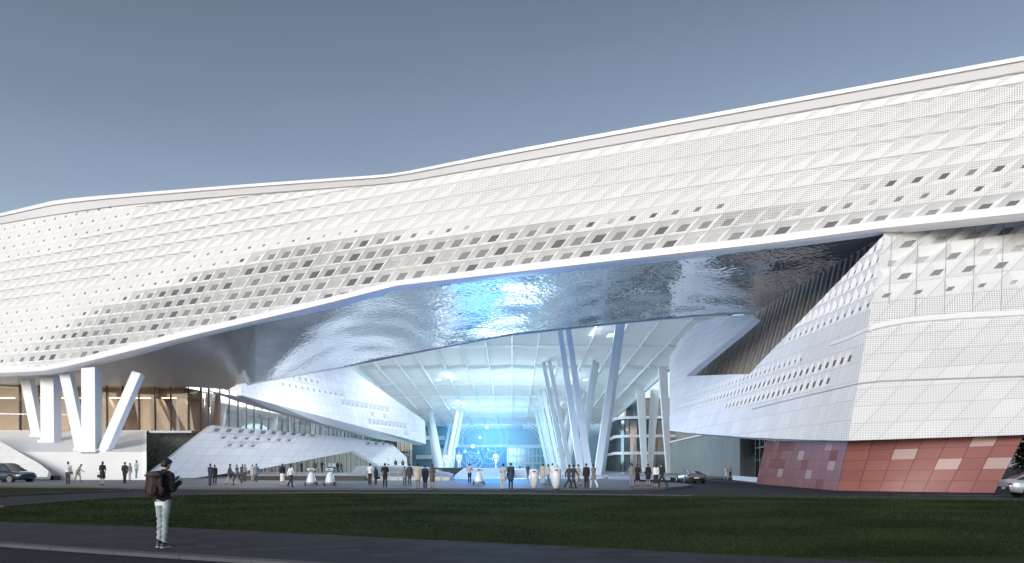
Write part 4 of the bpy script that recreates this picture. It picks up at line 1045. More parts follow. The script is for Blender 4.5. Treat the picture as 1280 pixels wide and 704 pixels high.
ring(590, 549, 17, .5, 0, 360, 'full hologram circle left inside the largest ring', 100.6)
ring(592.5, 577, 10, .8, 0, 360, 'outer gear-like hologram ring low over the stage', 99)
ring(592.5, 577, 7.2, 1.1, 0, 300, 'middle gear-like hologram ring low over the stage', 98.8)
ring(592.5, 577, 4.4, .8, 40, 360, 'inner gear-like hologram ring low over the stage', 98.6)
ring(614, 568.5, 5.6, 1.4, 30, 330, 'thick broken hologram ring beside the counter robot', 98.5)
ring(622, 560, 3.2, .6, 0, 360, 'small thin hologram ring right of the thick broken one', 98.2)
def glowball(px, py, r, m, lab, Y=99.0):
    q = MB(); q.ball((0, 0, 0), r * Y / F, n=8); o = q.build('light_orb', M[m]); o.location = P2(px, py, Y); tag(o, lab, 'light orb', 'glowing orbs of the hologram')
glowball(608.5, 534, 2.0, 'holo_hot', 'topmost bright glowing orb'); glowball(600, 547, 1.7, 'holo_hot', 'glowing orb in the middle of the rings'); glowball(591, 558, 2.3, 'holo_hot', 'brightest cyan glowing orb above the screen')
glowball(581.5, 564.5, 2.1, 'holo_soft', 'pale orb left of the screen centre'); glowball(598, 566, 1.5, 'holo_soft', 'small pale orb over the screen centre'); glowball(610, 561.5, 1.4, 'holo_soft', 'small pale orb beneath the largest ring')
for (px, py, Y, e, s, c) in ((600, 548, 97, 1500, 5, (.03, .24, 1)), (622, 552, 77, 6500, 4.5, (.02, .34, 1)), (640, 548, 150, 15000, 6, (.62, .88, 1)), (620, 555, 195, 11000, 6, (.5, .85, 1))):  # first sits at the rings; the others are added fill for floor and ceiling
    ld = bpy.data.lights.new('hologram_and_fill', 'POINT'); ld.energy = e; ld.shadow_soft_size = s; ld.color = c; lo = link(bpy.data.objects.new('hologram_and_fill', ld)); lo.location = P2(px, py, Y)

# bloom around the hologram, imitated by an added emissive volume
def glow_mat():
    m = bpy.data.materials.new('hologram_glow'); m.use_nodes = True; t = m.node_tree; t.nodes.clear(); o = t.nodes.new('ShaderNodeOutputMaterial'); e = t.nodes.new('ShaderNodeEmission'); e.inputs[0].default_value = (.09, .50, 1, 1)
    tc = t.nodes.new('ShaderNodeTexCoord'); l = t.nodes.new('ShaderNodeVectorMath'); l.operation = 'LENGTH'; t.links.new(tc.outputs['Object'], l.inputs[0])
    d = math_node(t, 'SUBTRACT', 1.0, l.outputs['Value']); d = math_node(t, 'MAXIMUM', d, 0.0); d = math_node(t, 'POWER', d, 2.6); d = math_node(t, 'MULTIPLY', d, GLOW)
    t.links.new(d, e.inputs[1]); t.links.new(e.outputs[0], o.inputs['Volume']); return m
GLOW = .19
b = MB(); b.ball((0, 0, 0), 1, n=10); o = b.build('hologram_glow', glow_mat()); o.location = P2(612, 545, 98); o.scale = (14, 10, 11); tag(o, 'soft blue glow volume around the hologram rings', 'glow', kind='stuff')
# ================================================================== FAR END AND BEYOND
far = empty('end_building', (0, 240, 0), 0, 'blue-lit rounded building with louvred front closing the far end of the court', 'building')
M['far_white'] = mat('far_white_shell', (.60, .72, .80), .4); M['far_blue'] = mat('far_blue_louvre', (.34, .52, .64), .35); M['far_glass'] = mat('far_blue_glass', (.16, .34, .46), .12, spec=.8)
FY = 236.0
def rr(px0, px1, py0, py1, rad, Y, dy=0):
    """rounded band path: up on the left, along the top, down at the right with rounding"""
    pts = []
    for k in range(9): a = R(180 - 90 * k / 8); pts.append(P2(px0 + rad + rad * math.cos(a), py0 + rad - rad * math.sin(a), Y))
    for k in range(9): a = R(90 - 90 * k / 8); pts.append(P2(px1 - rad + rad * math.cos(a), py0 + rad - rad * math.sin(a), Y))
    return pts
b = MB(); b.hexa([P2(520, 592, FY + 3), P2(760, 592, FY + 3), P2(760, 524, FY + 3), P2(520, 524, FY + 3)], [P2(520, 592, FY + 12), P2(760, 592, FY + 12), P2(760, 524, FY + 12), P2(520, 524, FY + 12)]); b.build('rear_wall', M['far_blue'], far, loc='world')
for (x0, x1, y0, rad, w) in ((572, 680, 532, 26, .7), (577, 675, 535, 22, .35)):
    b = MB(); b.tube(rr(x0, x1, y0, 590, rad, FY), w, 6); b.build('shell_rim', M['far_white'], far, loc='world')
b = MB()
for k in range(9): y = 537 + k * 1.8; b.hexa([P2(582, y, FY + 1), P2(670, y, FY + 1), P2(670, y + .5, FY + 1), P2(582, y + .5, FY + 1)], [P2(582, y, FY + 1.6), P2(670, y, FY + 1.6), P2(670, y + .5, FY + 1.6), P2(582, y + .5, FY + 1.6)])
b.build('louvres', M['far_white'], far, loc='world')
b = MB(); b.hexa([P2(540, 560, FY - 1), P2(700, 560, FY - 1), P2(700, 556, FY - 1), P2(540, 556, FY - 1)], [P2(540, 560, FY + 3), P2(700, 560, FY + 3), P2(700, 556, FY + 3), P2(540, 556, FY + 3)]); b.build('floor_band', M['far_white'], far, loc='world')
b = MB(); b.poly([P2(540, 589, FY), P2(700, 589, FY), P2(700, 560, FY), P2(540, 560, FY)]); b.build('glass_front', M['far_glass'], far, loc='world')
b = MB()
for px in range(636, 700, 5): p = P2(px, 589, FY - .3); b.bar(up(p, 0), up(p, P2(0, 560, FY).z), .25 if px % 10 else .7, .3)
for y in (570, 579): b.bar(P2(634, y, FY - .3), P2(700, y, FY - .3), .3, .3, side=(0, 0, 1))
b.build('mullions', M['far_white'], far, loc='world')
ter = empty('stepped_terraces', (-36, 215, 0), 0, 'pale blue stepped floor slabs beyond the upper wedge, left of the court end', 'building')
for (y, hgt) in ((545, 5), (569, 5), (584, 3), (529, 4)):
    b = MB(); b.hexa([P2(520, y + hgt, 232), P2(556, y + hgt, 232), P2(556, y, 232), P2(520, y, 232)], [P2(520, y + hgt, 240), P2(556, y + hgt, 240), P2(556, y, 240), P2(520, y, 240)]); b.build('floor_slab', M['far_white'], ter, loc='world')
b = MB(); b.hexa([P2(515, 590, 235), P2(560, 590, 235), P2(560, 535, 235), P2(515, 535, 235)], [P2(515, 590, 239), P2(560, 590, 239), P2(560, 535, 239), P2(515, 535, 239)]); b.build('glazing', M['far_glass'], ter, loc='world')

# glazed office block on the right, rounded corner
off = empty('glazed_office_block', (38, 190, 0), 0, 'grey glazed office block with white floor bands and rounded corner beyond the slender posts', 'building')
OY = 185.0
path = [P2(755, 590, 262), P2(757, 590, 235)]
c0_ = (785 - 640) / F * OY
base_path = [Vector((37.0, 300, 0)), Vector((29.5, 194, 0))] + [Vector((33.0 - 4.0 * math.cos(R(a)), 190.5 - 5.5 * math.sin(R(a)), 0)) for a in (15, 35, 55, 75)] + [Vector((34.0, 184.6, 0)), Vector((60, 183, 0))]
def band(name, path, z0, z1, o, m, parent, close=True):
    q = MB(); P = []
    for i, p in enumerate(path):
        a = path[max(0, i - 1)]; c = path[min(len(path) - 1, i + 1)]; d = (c - a).normalized(); n_ = Vector((d.y, -d.x, 0)); n_ = n_ if n_.x < .3 and (n_.x < 0 or n_.y < 0) else -n_
        P.append((p + n_ * o, p - n_ * .5))
    for (a, a2), (c, c2_) in zip(P[:-1], P[1:]):
        q.hexa([up(a, z0), up(a2, z0), up(a2, z1), up(a, z1)], [up(c, z0), up(c2_, z0), up(c2_, z1), up(c, z1)])
    return q.build(name, m, parent, loc='world')
M['office_glass'] = mat('office_glass', (.10, .125, .15), .08, spec=.9, var=.5, vscale=.15)
band('glass_skin', base_path, .2, 14, 0, M['office_glass'], off)
for z in (4.7, 9.3, 14.3): band('floor_band', base_path, z, z + .75, .9, M['trim'], off)
b = MB()
tot = []
for a, c in zip(base_path[:-1], base_path[1:]):
    n = max(1, int((c - a).length / 2.6))
    for k in range(n): tot.append(a.lerp(c, k / n))
for p in tot: q_ = p + Vector((-.1, -.12, 0)); b.bar(up(q_, .2), up(q_, 14), .14, .14)
b.build('mullions', M['mullion'], off, loc='world')
up_path = [p + Vector((3.4, 6, 0)) for p in base_path[1:]]
band('setback_glass', up_path, 15, 20.5, 0, M['office_glass'], off)
band('roof_band', up_path, 20.5, 21.3, 1.0, M['trim'], off)
b = MB(); b.poly([up(p, 14.9) for p in base_path] + [Vector((60, 300, 14.9))]); b.build('roof_slab', M['white'], off, loc='world')
# planting bed at the foot of the right columns
b = MB(); p0, p1, p2, p3 = G(760, 600.2), G(838, 601.5), G(838, 597.5), G(760, 597.0)
b.hexa([up(p, .1) for p in (p0, p1, p2, p3)], [up(p, .5) for p in (p0, p1, p2, p3)]); tag(b.build('planter_bed', M['deck']), 'long low dark planting bed right of the V columns', 'planter')
# far city edge so that the horizon is closed
b = MB(); r4 = random.Random(5)
for k in range(26):
    x = -700 + k * 55; h = r4.uniform(8, 20); b.box((x, 700, h / 2), (r4.uniform(25, 45), 30, h))
tag(b.build('distant_skyline', mat('hazy_building', (.25, .28, .32), .7)), 'low distant hazy skyline behind everything', 'skyline', kind='stuff')

tr_ = empty('dark_tree', G(1300, 604.5, -.03), 0, 'dark bushy tree beyond the end of the red wall at the right edge', 'tree')
b = MB(); b.cyl((0, 0, 0), (.2, 0, 3), .22, .14, 10); b.bar((.1, 0, 2), (1.2, .3, 3.8), .12, .12); b.bar((.1, 0, 1.8), (-1.1, -.2, 3.6), .12, .12); b.build('trunk', mat('bark', (.05, .04, .03), .9), tr_)
gv = []; gf = []
r5 = random.Random(8)
for k in range(11000):
    c_ = Vector((r5.choice((-1.6, .2, 1.6, .9, -.6)), r5.choice((-.9, .6, 0)), r5.choice((2.2, 3.4, 4.4)))) + Vector([r5.gauss(0, .62) for _ in range(3)])
    if c_.z < .5: continue
    a = r5.uniform(0, 6.28); w = r5.uniform(.10, .2); d = Vector((math.cos(a), math.sin(a), r5.uniform(-.6, .6))) * w; e = Vector((-math.sin(a), math.cos(a), r5.uniform(-.6, .6))) * w * .6
    i = len(gv); gv += [c_ - d, c_ - e, c_ + d, c_ + e]; gf.append((i, i + 1, i + 2, i + 3))
me = bpy.data.meshes.new('crown'); me.from_pydata(gv, [], gf); me.materials.append(mat('dark_leaf', (.028, .05, .022), .7)); o = link(bpy.data.objects.new('crown', me)); o.parent = tr_
# ================================================================== PEOPLE
def ico(bm, c, r, rot=None, sub=2):
    M_ = Matrix.Translation(c) @ (rot.to_4x4() if rot else Matrix.Identity(4)) @ Matrix.Diagonal((*(r if hasattr(r, '__len__') else (r, r, r)), 1))
    bmesh.ops.create_icosphere(bm, subdivisions=sub, radius=1.0, matrix=M_)
def capsule(bm, a, b, ra, rb, flat=1.0):
    a = Vector(a); b = Vector(b); z = b - a
    if z.length < 1e-4: ico(bm, a, ra); return
    rot = z.to_track_quat('Z', 'Y').to_matrix().to_4x4()
    bmesh.ops.create_cone(bm, cap_ends=True, segments=14, radius1=ra, radius2=rb, depth=z.length, matrix=Matrix.Translation((a + b) / 2) @ rot)
    ico(bm, a, ra); ico(bm, b, rb)
def remeshed(name, prims, vox, inflate=0.0, smooth=2, wr=None):
    bm = bmesh.new()
    for p in prims:
        if p[0] == 'c': capsule(bm, p[1], p[2], p[3] + inflate, p[4] + inflate)
        elif p[0] == 'e':
            ico(bm, Vector(p[1]), tuple(x + inflate for x in p[2]), p[3] if len(p) > 3 else None, 3)
        elif p[0] == 'k':   # elliptic frustum stack: list of (z, rx, ry, cx, cy)
            st = p[1]; n = 20; rings = []
            for (z, rx, ry, cx, cy) in st:
                rings.append([bm.verts.new((cx + (rx + inflate) * math.cos(2 * math.pi * i / n), cy + (ry + inflate) * math.sin(2 * math.pi * i / n), z)) for i in range(n)])
            for A, B in zip(rings[:-1], rings[1:]):
                for i in range(n): bm.faces.new([A[i], A[(i + 1) % n], B[(i + 1) % n], B[i]])
            bm.faces.new(rings[0][::-1]); bm.faces.new(rings[-1])
    bmesh.ops.recalc_face_normals(bm, faces=bm.faces)
    me = bpy.data.meshes.new('tmp'); bm.to_mesh(me); bm.free()
    o = link(bpy.data.objects.new('tmp', me)); m = o.modifiers.new('r', 'REMESH'); m.mode = 'VOXEL'; m.voxel_size = vox; m.use_smooth_shade = True
    if smooth: s = o.modifiers.new('s', 'SMOOTH'); s.iterations = smooth; s.factor = .5
    dg = bpy.context.evaluated_depsgraph_get(); r = bpy.data.meshes.new_from_object(o.evaluated_get(dg)); r.name = name
    bpy.data.objects.remove(o); bpy.data.meshes.remove(me)
    r.polygons.foreach_set('use_smooth', [True] * len(r.polygons))
    if wr:
        for v in r.vertices:
            n = v.normal; k = wr(v.co); v.co += n * k
    r.update(); return r
def sag(o, ang, l, out=0.0):
    """point l below o, swung forward (+y) by ang, sideways by out"""
    return Vector((o[0] + l * math.sin(out), o[1] + l * math.sin(ang) * math.cos(out), o[2] - l * math.cos(ang) * math.cos(out)))
POSES = {
 # thighL, shinL, thighR, shinR, upperL, foreL, upperR, foreR, outL, outR, headtilt
 'stand': (3, -2, -3, -2, 4, 12, 2, 10, -8, 8, 0),
 'relax': (8, -4, -4, -6, 0, 35, -6, 8, -10, 12, 8),
 'walk': (24, 8, -16, -34, -22, -6, 22, 40, -6, 6, 4),
 'stride': (30, 16, -24, -40, -26, -8, 28, 50, -8, 8, 6),
 'phone': (4, -2, -2, -4, 18, 95, 20, 100, -8, 8, 22),
 'hero': (4, -3, -5, -4, -2, 118, 0, 124, -6, 6, 26),
 'folded': (5, 0, -5, -4, 22, 80, 22, 84, -14, 14, 4),
 'lean': (34, 4, -4, -22, -12, 10, 30, 62, -8, 8, 26),
}
def skeleton(pose, fem=False):
    a = [R(x) for x in POSES[pose]]; S = {}
    hw = .085 if not fem else .09; sw = .175 if not fem else .155
    lean = R(28) if pose == 'lean' else R(2)
    drop = .93 * (1 - max(math.cos(max(abs(a[0]), abs(a[2]))), .9)) * .6
    hz = .93 - drop
    S['hip'] = [Vector((-hw, 0, hz)), Vector((hw, 0, hz))]
    S['knee'] = [sag(S['hip'][0], a[0], .43), sag(S['hip'][1], a[2], .43)]
    S['ank'] = [sag(S['knee'][0], a[1], .42), sag(S['knee'][1], a[3], .42)]
    low = min(v.z for v in S['ank']); dz = .085 - low
    for k in S: S[k] = [v + Vector((0, 0, dz)) for v in S[k]]
    hz += dz
    def torso(h, x=0, y=0): return Vector((x, y + h * math.sin(lean), hz + h * math.cos(lean)))
    S['pel'] = torso(0); S['waist'] = torso(.16); S['chest'] = torso(.36); S['neck'] = torso(.54)
    S['sh'] = [torso(.49, -sw), torso(.49, sw)]
    S['elb'] = [sag(S['sh'][0], a[4], .29, a[8]), sag(S['sh'][1], a[6], .29, a[9])]
    S['wri'] = [sag(S['elb'][0], a[5], .25, a[8] * -.3), sag(S['elb'][1], a[7], .25, a[9] * -.3)]
    t = lean * .5 + a[10]; S['tilt'] = t
    S['head'] = S['neck'] + Vector((0, .02 + .12 * math.sin(t), .07 + .10 * math.cos(t)))
    return S
def fig_parts(pose, fem, style, hair, hero=False, fat=1.0):
    S = skeleton(pose, fem); vox = .011 if hero else .02
    hd = S['head']; rx = Matrix.Rotation(-S['tilt'], 3, 'X')
    def H(x, y, z): return hd + rx @ Vector((x, y, z))
    P = []
    tb = [('e', S['pel'] + Vector((0, 0, .0)), (.150 if not fem else .155, .105, .12)), ('e', S['waist'], (.135 if not fem else .115, .095, .13)), ('e', S['chest'], (.165 if not fem else .145, .105, .17)),
          ('c', S['sh'][0] + Vector((.02, 0, 0)), S['sh'][1] - Vector((.02, 0, 0)), .06, .06), ('c', S['chest'], S['neck'], .09, .055)]
    legs = []
    for k in (0, 1):
        legs += [('c', S['hip'][k], S['knee'][k], .066 if hero else .082, .044 if hero else .056), ('c', S['knee'][k], S['ank'][k], .044 if hero else .054, .034 if hero else .038)]
    arms = []
    for k in (0, 1): arms += [('c', S['sh'][k], S['elb'][k], .050, .038), ('c', S['elb'][k], S['wri'][k], .038, .026)]
    hands = []
    for k in (0, 1):
        d = (S['wri'][k] - S['elb'][k]).normalized(); s = -1 if k == 0 else 1
        w = S['wri'][k]; pm = w + d * .055; side = Vector((s, 0, 0)); fw = d.cross(side).normalized()
        if fw.y < 0: fw = -fw
        hands.append(('e', pm, (.022, .036, .042)) if not hero else ('c', w, w + d * .07, .026, .034))
        if hero:
            for q in range(4):
                f0 = w + d * .085 + fw * (.027 - q * .018); ln = (.070, .078, .072, .056)[q]; cu = -side
                f1 = f0 + d * ln * .45 + cu * .004; f2 = f1 + (d * .75 + cu * .65).normalized() * ln * .33; f3 = f2 + (d * .35 + cu * .94).normalized() * ln * .28
                hands += [('c', f0, f1, .0105, .010), ('c', f1, f2, .010, .009), ('c', f2, f3, .009, .008)]
            t0 = w + d * .03 + fw * .025; t1 = t0 + (d * .6 + fw * .7).normalized() * .04; t2 = t1 + (d * .9 + cu * .4).normalized() * .032
            hands += [('c', t0, t1, .013, .011), ('c', t1, t2, .011, .009)]
        else:
            hands += [('c', pm + d * .03, pm + d * .085, .018, .012), ('c', w + d * .02 + fw * .02, w + d * .06 + fw * .05, .012, .009)]
    head = [('e', H(0, 0, .01), (.073, .093, .108), rx), ('e', H(0, .03, -.055), (.052, .058, .055), rx), ('c', S['neck'] - Vector((0, 0, .03)), H(0, -.015, -.05), .052, .050),
            ('c', H(0, .088, .0), H(0, .108, -.028), .010, .014), ('e', H(-.074, -.005, -.01), (.010, .018, .03), rx), ('e', H(.074, -.005, -.01), (.010, .018, .03), rx)]
    feet = [('c', S['ank'][k] + Vector((0, -.03, -.045)), S['ank'][k] + Vector((.015 * (1 if k else -1), .13, -.055)), .036, .030) for k in (0, 1)]
    out = {}
    out['body'] = remeshed('body', tb + legs + arms + hands + head + feet, vox)
    if hero:
        sh = [('c', S['ank'][k] + Vector((0, -.04, -.042)), S['ank'][k] + Vector((.02 * (1 if k else -1), .15, -.052)), .043, .036) for k in (0, 1)] + [('c', S['ank'][k] + Vector((0, 0, -.02)), S['ank'][k] + Vector((0, .07, -.045)), .044, .037) for k in (0, 1)]
    else: sh = [('c', S['ank'][k] + Vector((0, -.035, -.04)), S['ank'][k] + Vector((0, .14, -.05)), .043, .034) for k in (0, 1)]
    for k in (0, 1): out['shoe' if k == 0 else 'shoe_'] = remeshed('shoe', sh[k::2], vox, .003)
    cut_arm = arms if 'short' not in style else [arms[0], arms[2]]
    wr1 = (lambda c: .006 * math.sin(c.z * 46 + c.x * 30) + .004 * math.sin(c.z * 90 + c.y * 40)) if hero else None
    if 'dress' in style:
        pz = S['pel'].z; kz = (S['knee'][0].z + S['knee'][1].z) / 2; ky = (S['knee'][0].y + S['knee'][1].y) / 2
        out['dress'] = remeshed('dress', tb + [arms[0], arms[2]] + [('k', [(kz - .02, .19, .17 + abs(S['knee'][0].y - S['knee'][1].y) * .3, 0, ky), (pz - .1, .165, .125, 0, 0), (pz + .05, .14, .10, 0, 0)])], vox, .016)
    else:
        tops = tb[1:] + cut_arm + [('e', S['pel'] + Vector((0, 0, .03)), (.155, .108, .09))]
        if 'coat' in style:
            pz = S['pel'].z; tops += [('k', [(pz - .30, .19, .16, 0, .0), (pz - .05, .17, .125, 0, 0), (pz + .12, .14, .105, 0, S['waist'].y * .6)])]
        out['coat' if 'coat' in style else 'shirt'] = remeshed('top', tops, vox, .02 if 'coat' in style or hero else .015, wr=wr1)
        if 'skirt' in style:
            pz = S['pel'].z; kz = (S['knee'][0].z + S['knee'][1].z) / 2
            lo = kz - (.22 if 'long' in style else 0)
            out['skirt'] = remeshed('skirt', [('k', [(lo, .18, .16, 0, (S['knee'][0].y + S['knee'][1].y) / 2), (pz - .05, .165, .125, 0, 0), (pz + .08, .135, .1, 0, 0)])], vox, .01)
        else:
            wr2 = (lambda c: .007 * math.sin(c.z * 60 + c.x * 25 + c.y * 30) * (1 if c.z < .62 else .35)) if hero else None
            lg = []
            for k in (0, 1): lg += [('c', S['hip'][k], S['knee'][k], .084 if not hero else .074, .060 if not hero else .047), ('c', S['knee'][k], S['ank'][k] + Vector((0, 0, .03)), .058 if not hero else .048, .048 if not hero else .038)]
            out['trousers'] = remeshed('trousers', lg + [tb[0]], vox, .012, wr=wr2)
    hp = [('e', H(0, -.018, .035), (.082, .094, .095), rx), ('e', H(0, -.045, -.005), (.074, .065, .08), rx)]
    if hero: hp += [('e', H(0.02, .018, .085), (.062, .062, .038), rx), ('e', H(-.03, -.01, .095), (.05, .06, .032), rx)]
    if hair == 'long': hp += [('c', H(0, -.06, -.02), H(0, -.085, -.20), .062, .05)]
    if hair == 'bun': hp += [('e', H(0, -.11, .07), (.04, .04, .04), rx)]
    out['hair'] = remeshed('hair', hp, vox, 0 if not hero else .001, wr=(lambda c: .006 * math.sin(c.x * 190 + c.z * 120) * math.sin(c.y * 160)) if hero else None)
    return out, S
FC = {}
def cmat(c):
    c = tuple(round(x, 3) for x in c)
    if c not in FC: FC[c] = mat('cloth', c, .85, var=.12, vscale=6)
    return FC[c]
SKIN = mat('skin', (.42, .26, .19), .55); HAIR = mat('black_hair', (.012, .010, .009), .55); HAIRG = mat('grey_hair', (.16, .15, .14), .6); HAIRB = mat('brown_hair', (.045, .025, .015), .55)
PC = {}
def person(pos, rz, pose, style, hair, top, bot, label, H=1.75, group=None, shoes=(.02, .02, .02), hm=None, fem=None, skin=None):
    fem = ('dress' in style or 'skirt' in style or hair == 'long') if fem is None else fem
    key = (pose, fem, style, 'short' if hair == 'none' else hair)
    if key not in PC: PC[key] = fig_parts(*key)
    parts, S = PC[key]
    t = empty('person', pos, R(rz), label, 'person', group); k = H / 1.73; t.scale = (k, k, k)
    for nm, me in parts.items():
        o = link(bpy.data.objects.new(nm.strip('_'), me)); o.parent = t
        m = {'body': skin or SKIN, 'shoe': cmat(shoes), 'shoe_': cmat(shoes), 'dress': cmat(top), 'coat': cmat(top), 'shirt': cmat(top), 'skirt': cmat(bot), 'trousers': cmat(bot), 'hair': hm or HAIR}[nm]
        if not me.materials: me.materials.append(m)
        o.material_slots[0].link = 'OBJECT'; o.material_slots[0].material = m
    return t
BLK = (.018, .018, .02); NAVY = (.02, .035, .08); GRY = (.20, .21, .22); LG = (.42, .43, .44); WHT = (.72, .73, .74); TAN = (.36, .31, .25); BGE = (.46, .43, .38); DBL = (.03, .06, .10); BRN = (.13, .09, .08); TEAL = (.10, .28, .26); BLU = (.12, .20, .32); PNK = (.50, .36, .42); DG = (.05, .055, .06)
V_ = 'visitors on the plaza'
PZ = .105
crowd = [
 (85, 605.3, 20, 'stand', 'plain', 'short', WHT, DG, 'man in white shirt and dark trousers, leftmost of the visitors', 1.92),
 (96, 602.5, -70, 'lean', 'plain', 'short', TAN, TAN, 'bending man in tan suit near the left podium wall', 1.85),
 (128, 606.2, 10, 'relax', 'dress', 'long', BLK, BLK, 'woman in short black dress before the white podium', 1.92),
 (155.8, 604.3, 0, 'relax', 'plain', 'short', BLK, BLK, 'man all in black near the right end of the podium', 1.90),
 (162.2, 601.3, -20, 'stand', 'plain', 'short', GRY, LG, 'man in grey shirt and light trousers behind the man in black', 1.84),
 (262.6, 606.5, -20, 'stand', 'plain', 'short', NAVY, NAVY, 'man in navy suit facing a woman in black, before the lower wedge', 1.74),
 (268.4, 605.0, 30, 'stand', 'plain', 'long', BLK, BLK, 'woman in black trouser suit beside the man in navy', 1.66),
 (287, 606.2, -60, 'walk', 'coat', 'short', DG, BGE, 'man walking in dark coat and beige trousers by the lower wedge', 1.76),
 (296.3, 604.8, 70, 'stride', 'plain', 'short', GRY, DG, 'grey-haired man striding in grey jacket by the lower wedge', 1.76),
 (303, 600.8, 0, 'stand', 'plain', 'short', DG, DG, 'man in dark clothes half hidden behind a woman in grey', 1.74),
 (306, 601.2, -20, 'stand', 'plain', 'bun', GRY, DG, 'woman in grey top with tied up hair by the lower wedge', 1.68),
 (315.6, 601.2, 10, 'stand', 'coat', 'short', BGE, TAN, 'visitor in long beige coat beside a man in blue', 1.68),
 (320.2, 601.6, -10, 'folded', 'coat', 'short', BLU, DG, 'man in blue jacket with folded arms, back turned', 1.78),
 (353, 606.0, 20, 'stand', 'longskirt', 'long', BLK, WHT, 'woman in black top and long white skirt', 1.74),
 (363.4, 609.0, -30, 'walk', 'plain', 'long', WHT, NAVY, 'long-haired woman walking in white top and navy trousers', 1.74),
 (377, 594.8, 40, 'relax', 'plain', 'short', DG, DG, 'small distant person in dark clothes left of the timber screen', 1.72),
 (394, 594.6, 0, 'stand', 'plain', 'short', BRN, DG, 'distant person in brown jacket before the timber screen', 1.72),
 (402.5, 595.2, 0, 'folded', 'plain', 'short', BLK, BLK, 'distant man in black with spread elbows at the timber screen', 1.78),
 (412, 594.4, 10, 'stand', 'plain', 'short', WHT, DG, 'distant man in white shirt at the timber screen', 1.7),
 (417.5, 594.2, 0, 'stand', 'plain', 'short', WHT, BLK, 'distant person in white top and black trousers at the screen', 1.68),
 (422, 595.0, 0, 'stand', 'plain', 'short', BLK, BLK, 'distant person in black, second from the right at the screen', 1.72),
 (426.5, 594.8, -60, 'walk', 'plain', 'short', DG, DG, 'distant person walking right at the timber screen', 1.72),
 (462.5, 606.0, 0, 'folded', 'plain', 'short', WHT, BLK, 'man in white shirt and black trousers at the grey ramp', 1.76),
 (469.6, 605.6, -20, 'stand', 'coat', 'long', DBL, DG, 'short woman in dark coat beside the man in white shirt', 1.52),
 (481.3, 609.7, 20, 'folded', 'plain', 'short', BLK, BLK, 'man in black in front of the low railing, nearest the road', 1.76),
 (505.8, 606.5, 30, 'relax', 'coat', 'short', GRY, DG, 'visitor in grey coat leaning towards a man in dark clothes', 1.5),
 (512, 606.5, 0, 'stand', 'plain', 'short', DG, DG, 'man in dark green clothes behind the visitor in grey coat', 1.74),
 (522, 611.9, 0, 'stand', 'coat', 'bun', BGE, GRY, 'woman in pale beige coat and grey trousers seen from behind', 1.74),
 (531.5, 611.4, 0, 'stand', 'coat', 'short', DBL, DBL, 'person in dark blue coat between beige coat and brown dress', 1.64),
 (540.3, 610.4, 0, 'stand', 'dress', 'long', BRN, BRN, 'woman in brown dress at the right of the three close together', 1.70),
 (587, 604.4, 0, 'folded', 'plain', 'short', PNK, NAVY, 'man in pink shirt watching the glowing screen', 1.76),
 (629, 612.4, -20, 'folded', 'coat', 'short', LG, BGE, 'visitor in pale jacket and beige trousers before the stage', 1.72),
 (638.5, 612.2, 10, 'stand', 'coat', 'short', DBL, DG, 'visitor in dark blue coat standing at the middle of the plaza', 1.78),
 (660, 597.2, 180, 'stand', 'plain', 'short', DG, DG, 'man in dark suit facing the road, deep in the court', 1.78),
 (678.7, 605.4, 0, 'relax', 'coat', 'short', BGE, BGE, 'person in beige coat between the two egg-shaped robots', 1.76),
 (685, 606.6, -50, 'walk', 'plain', 'short', LG, BLU, 'person in pale top and blue trousers between the egg-shaped robots', 1.72),
 (690.5, 603.5, 0, 'stand', 'coat', 'short', WHT, LG, 'tall person in white coat behind the right egg-shaped robot', 1.8),
 (711, 610.4, -55, 'stride', 'plain', 'short', DG, DG, 'man striding in dark suit, left one of the walking pair', 1.72),
 (716.5, 610.5, -50, 'stride', 'plain', 'short', NAVY, DG, 'man striding in navy suit, right one of the walking pair', 1.72),
 (722.5, 607.4, -60, 'walk', 'plain', 'short', TAN, TAN, 'man in tan clothes walking at the foot of the V column', 1.72),
 (733, 610.5, 0, 'stand', 'plain', 'short', BLK, BLK, 'man in black standing before the tallest V column', 1.74),
 (742, 610.4, 30, 'walk', 'coat', 'long', GRY, WHT, 'woman in grey patterned jacket and white trousers', 1.72),
 (789.7, 608.7, 10, 'stand', 'plain', 'short', GRY, GRY, 'man in grey suit, leftmost of the five on the round plaza tip', 1.76),
 (796.8, 607.9, -10, 'stand', 'dress', 'bun', BLK, BLK, 'woman in short black dress beside the man in grey suit', 1.70),
 (810.3, 607.4, 20, 'relax', 'coatskirt', 'short', BLK, BLK, 'person in black coat, middle of the five on the plaza tip', 1.74),
 (820, 609.2, -10, 'stand', 'longskirt', 'long', WHT, BLK, 'woman in white top and long black skirt on the plaza tip', 1.72),
 (827.8, 609.6, 60, 'walk', 'plain', 'long', BLK, BLK, 'slim woman all in black, rightmost on the plaza tip', 1.76),
 (907.8, 599.8, 180, 'walk', 'dress', 'short', (.45, .52, .66), WHT, 'woman in pale blue dress walking by the concrete wall', 1.70),
 (912.9, 598.6, 180, 'stand', 'plain', 'short', (.42, .36, .40), DG, 'man in mauve shirt beside the woman in pale blue dress', 1.68),
 (650, 592.2, 0, 'stand', 'plain', 'short', DG, DG, 'tiny dark figure far back in the court, left of the suited man', 1.72),
 (671, 592.4, 20, 'stand', 'plain', 'short', BLU, DG, 'tiny figure in blue far back in the court', 1.72),
 (677, 593.0, -20, 'walk', 'plain', 'short', LG, GRY, 'tiny figure in pale grey far back in the court', 1.72),
 (696.5, 593.5, 0, 'stand', 'plain', 'short', BGE, DG, 'tiny figure in beige far back by the V columns', 1.72),
]
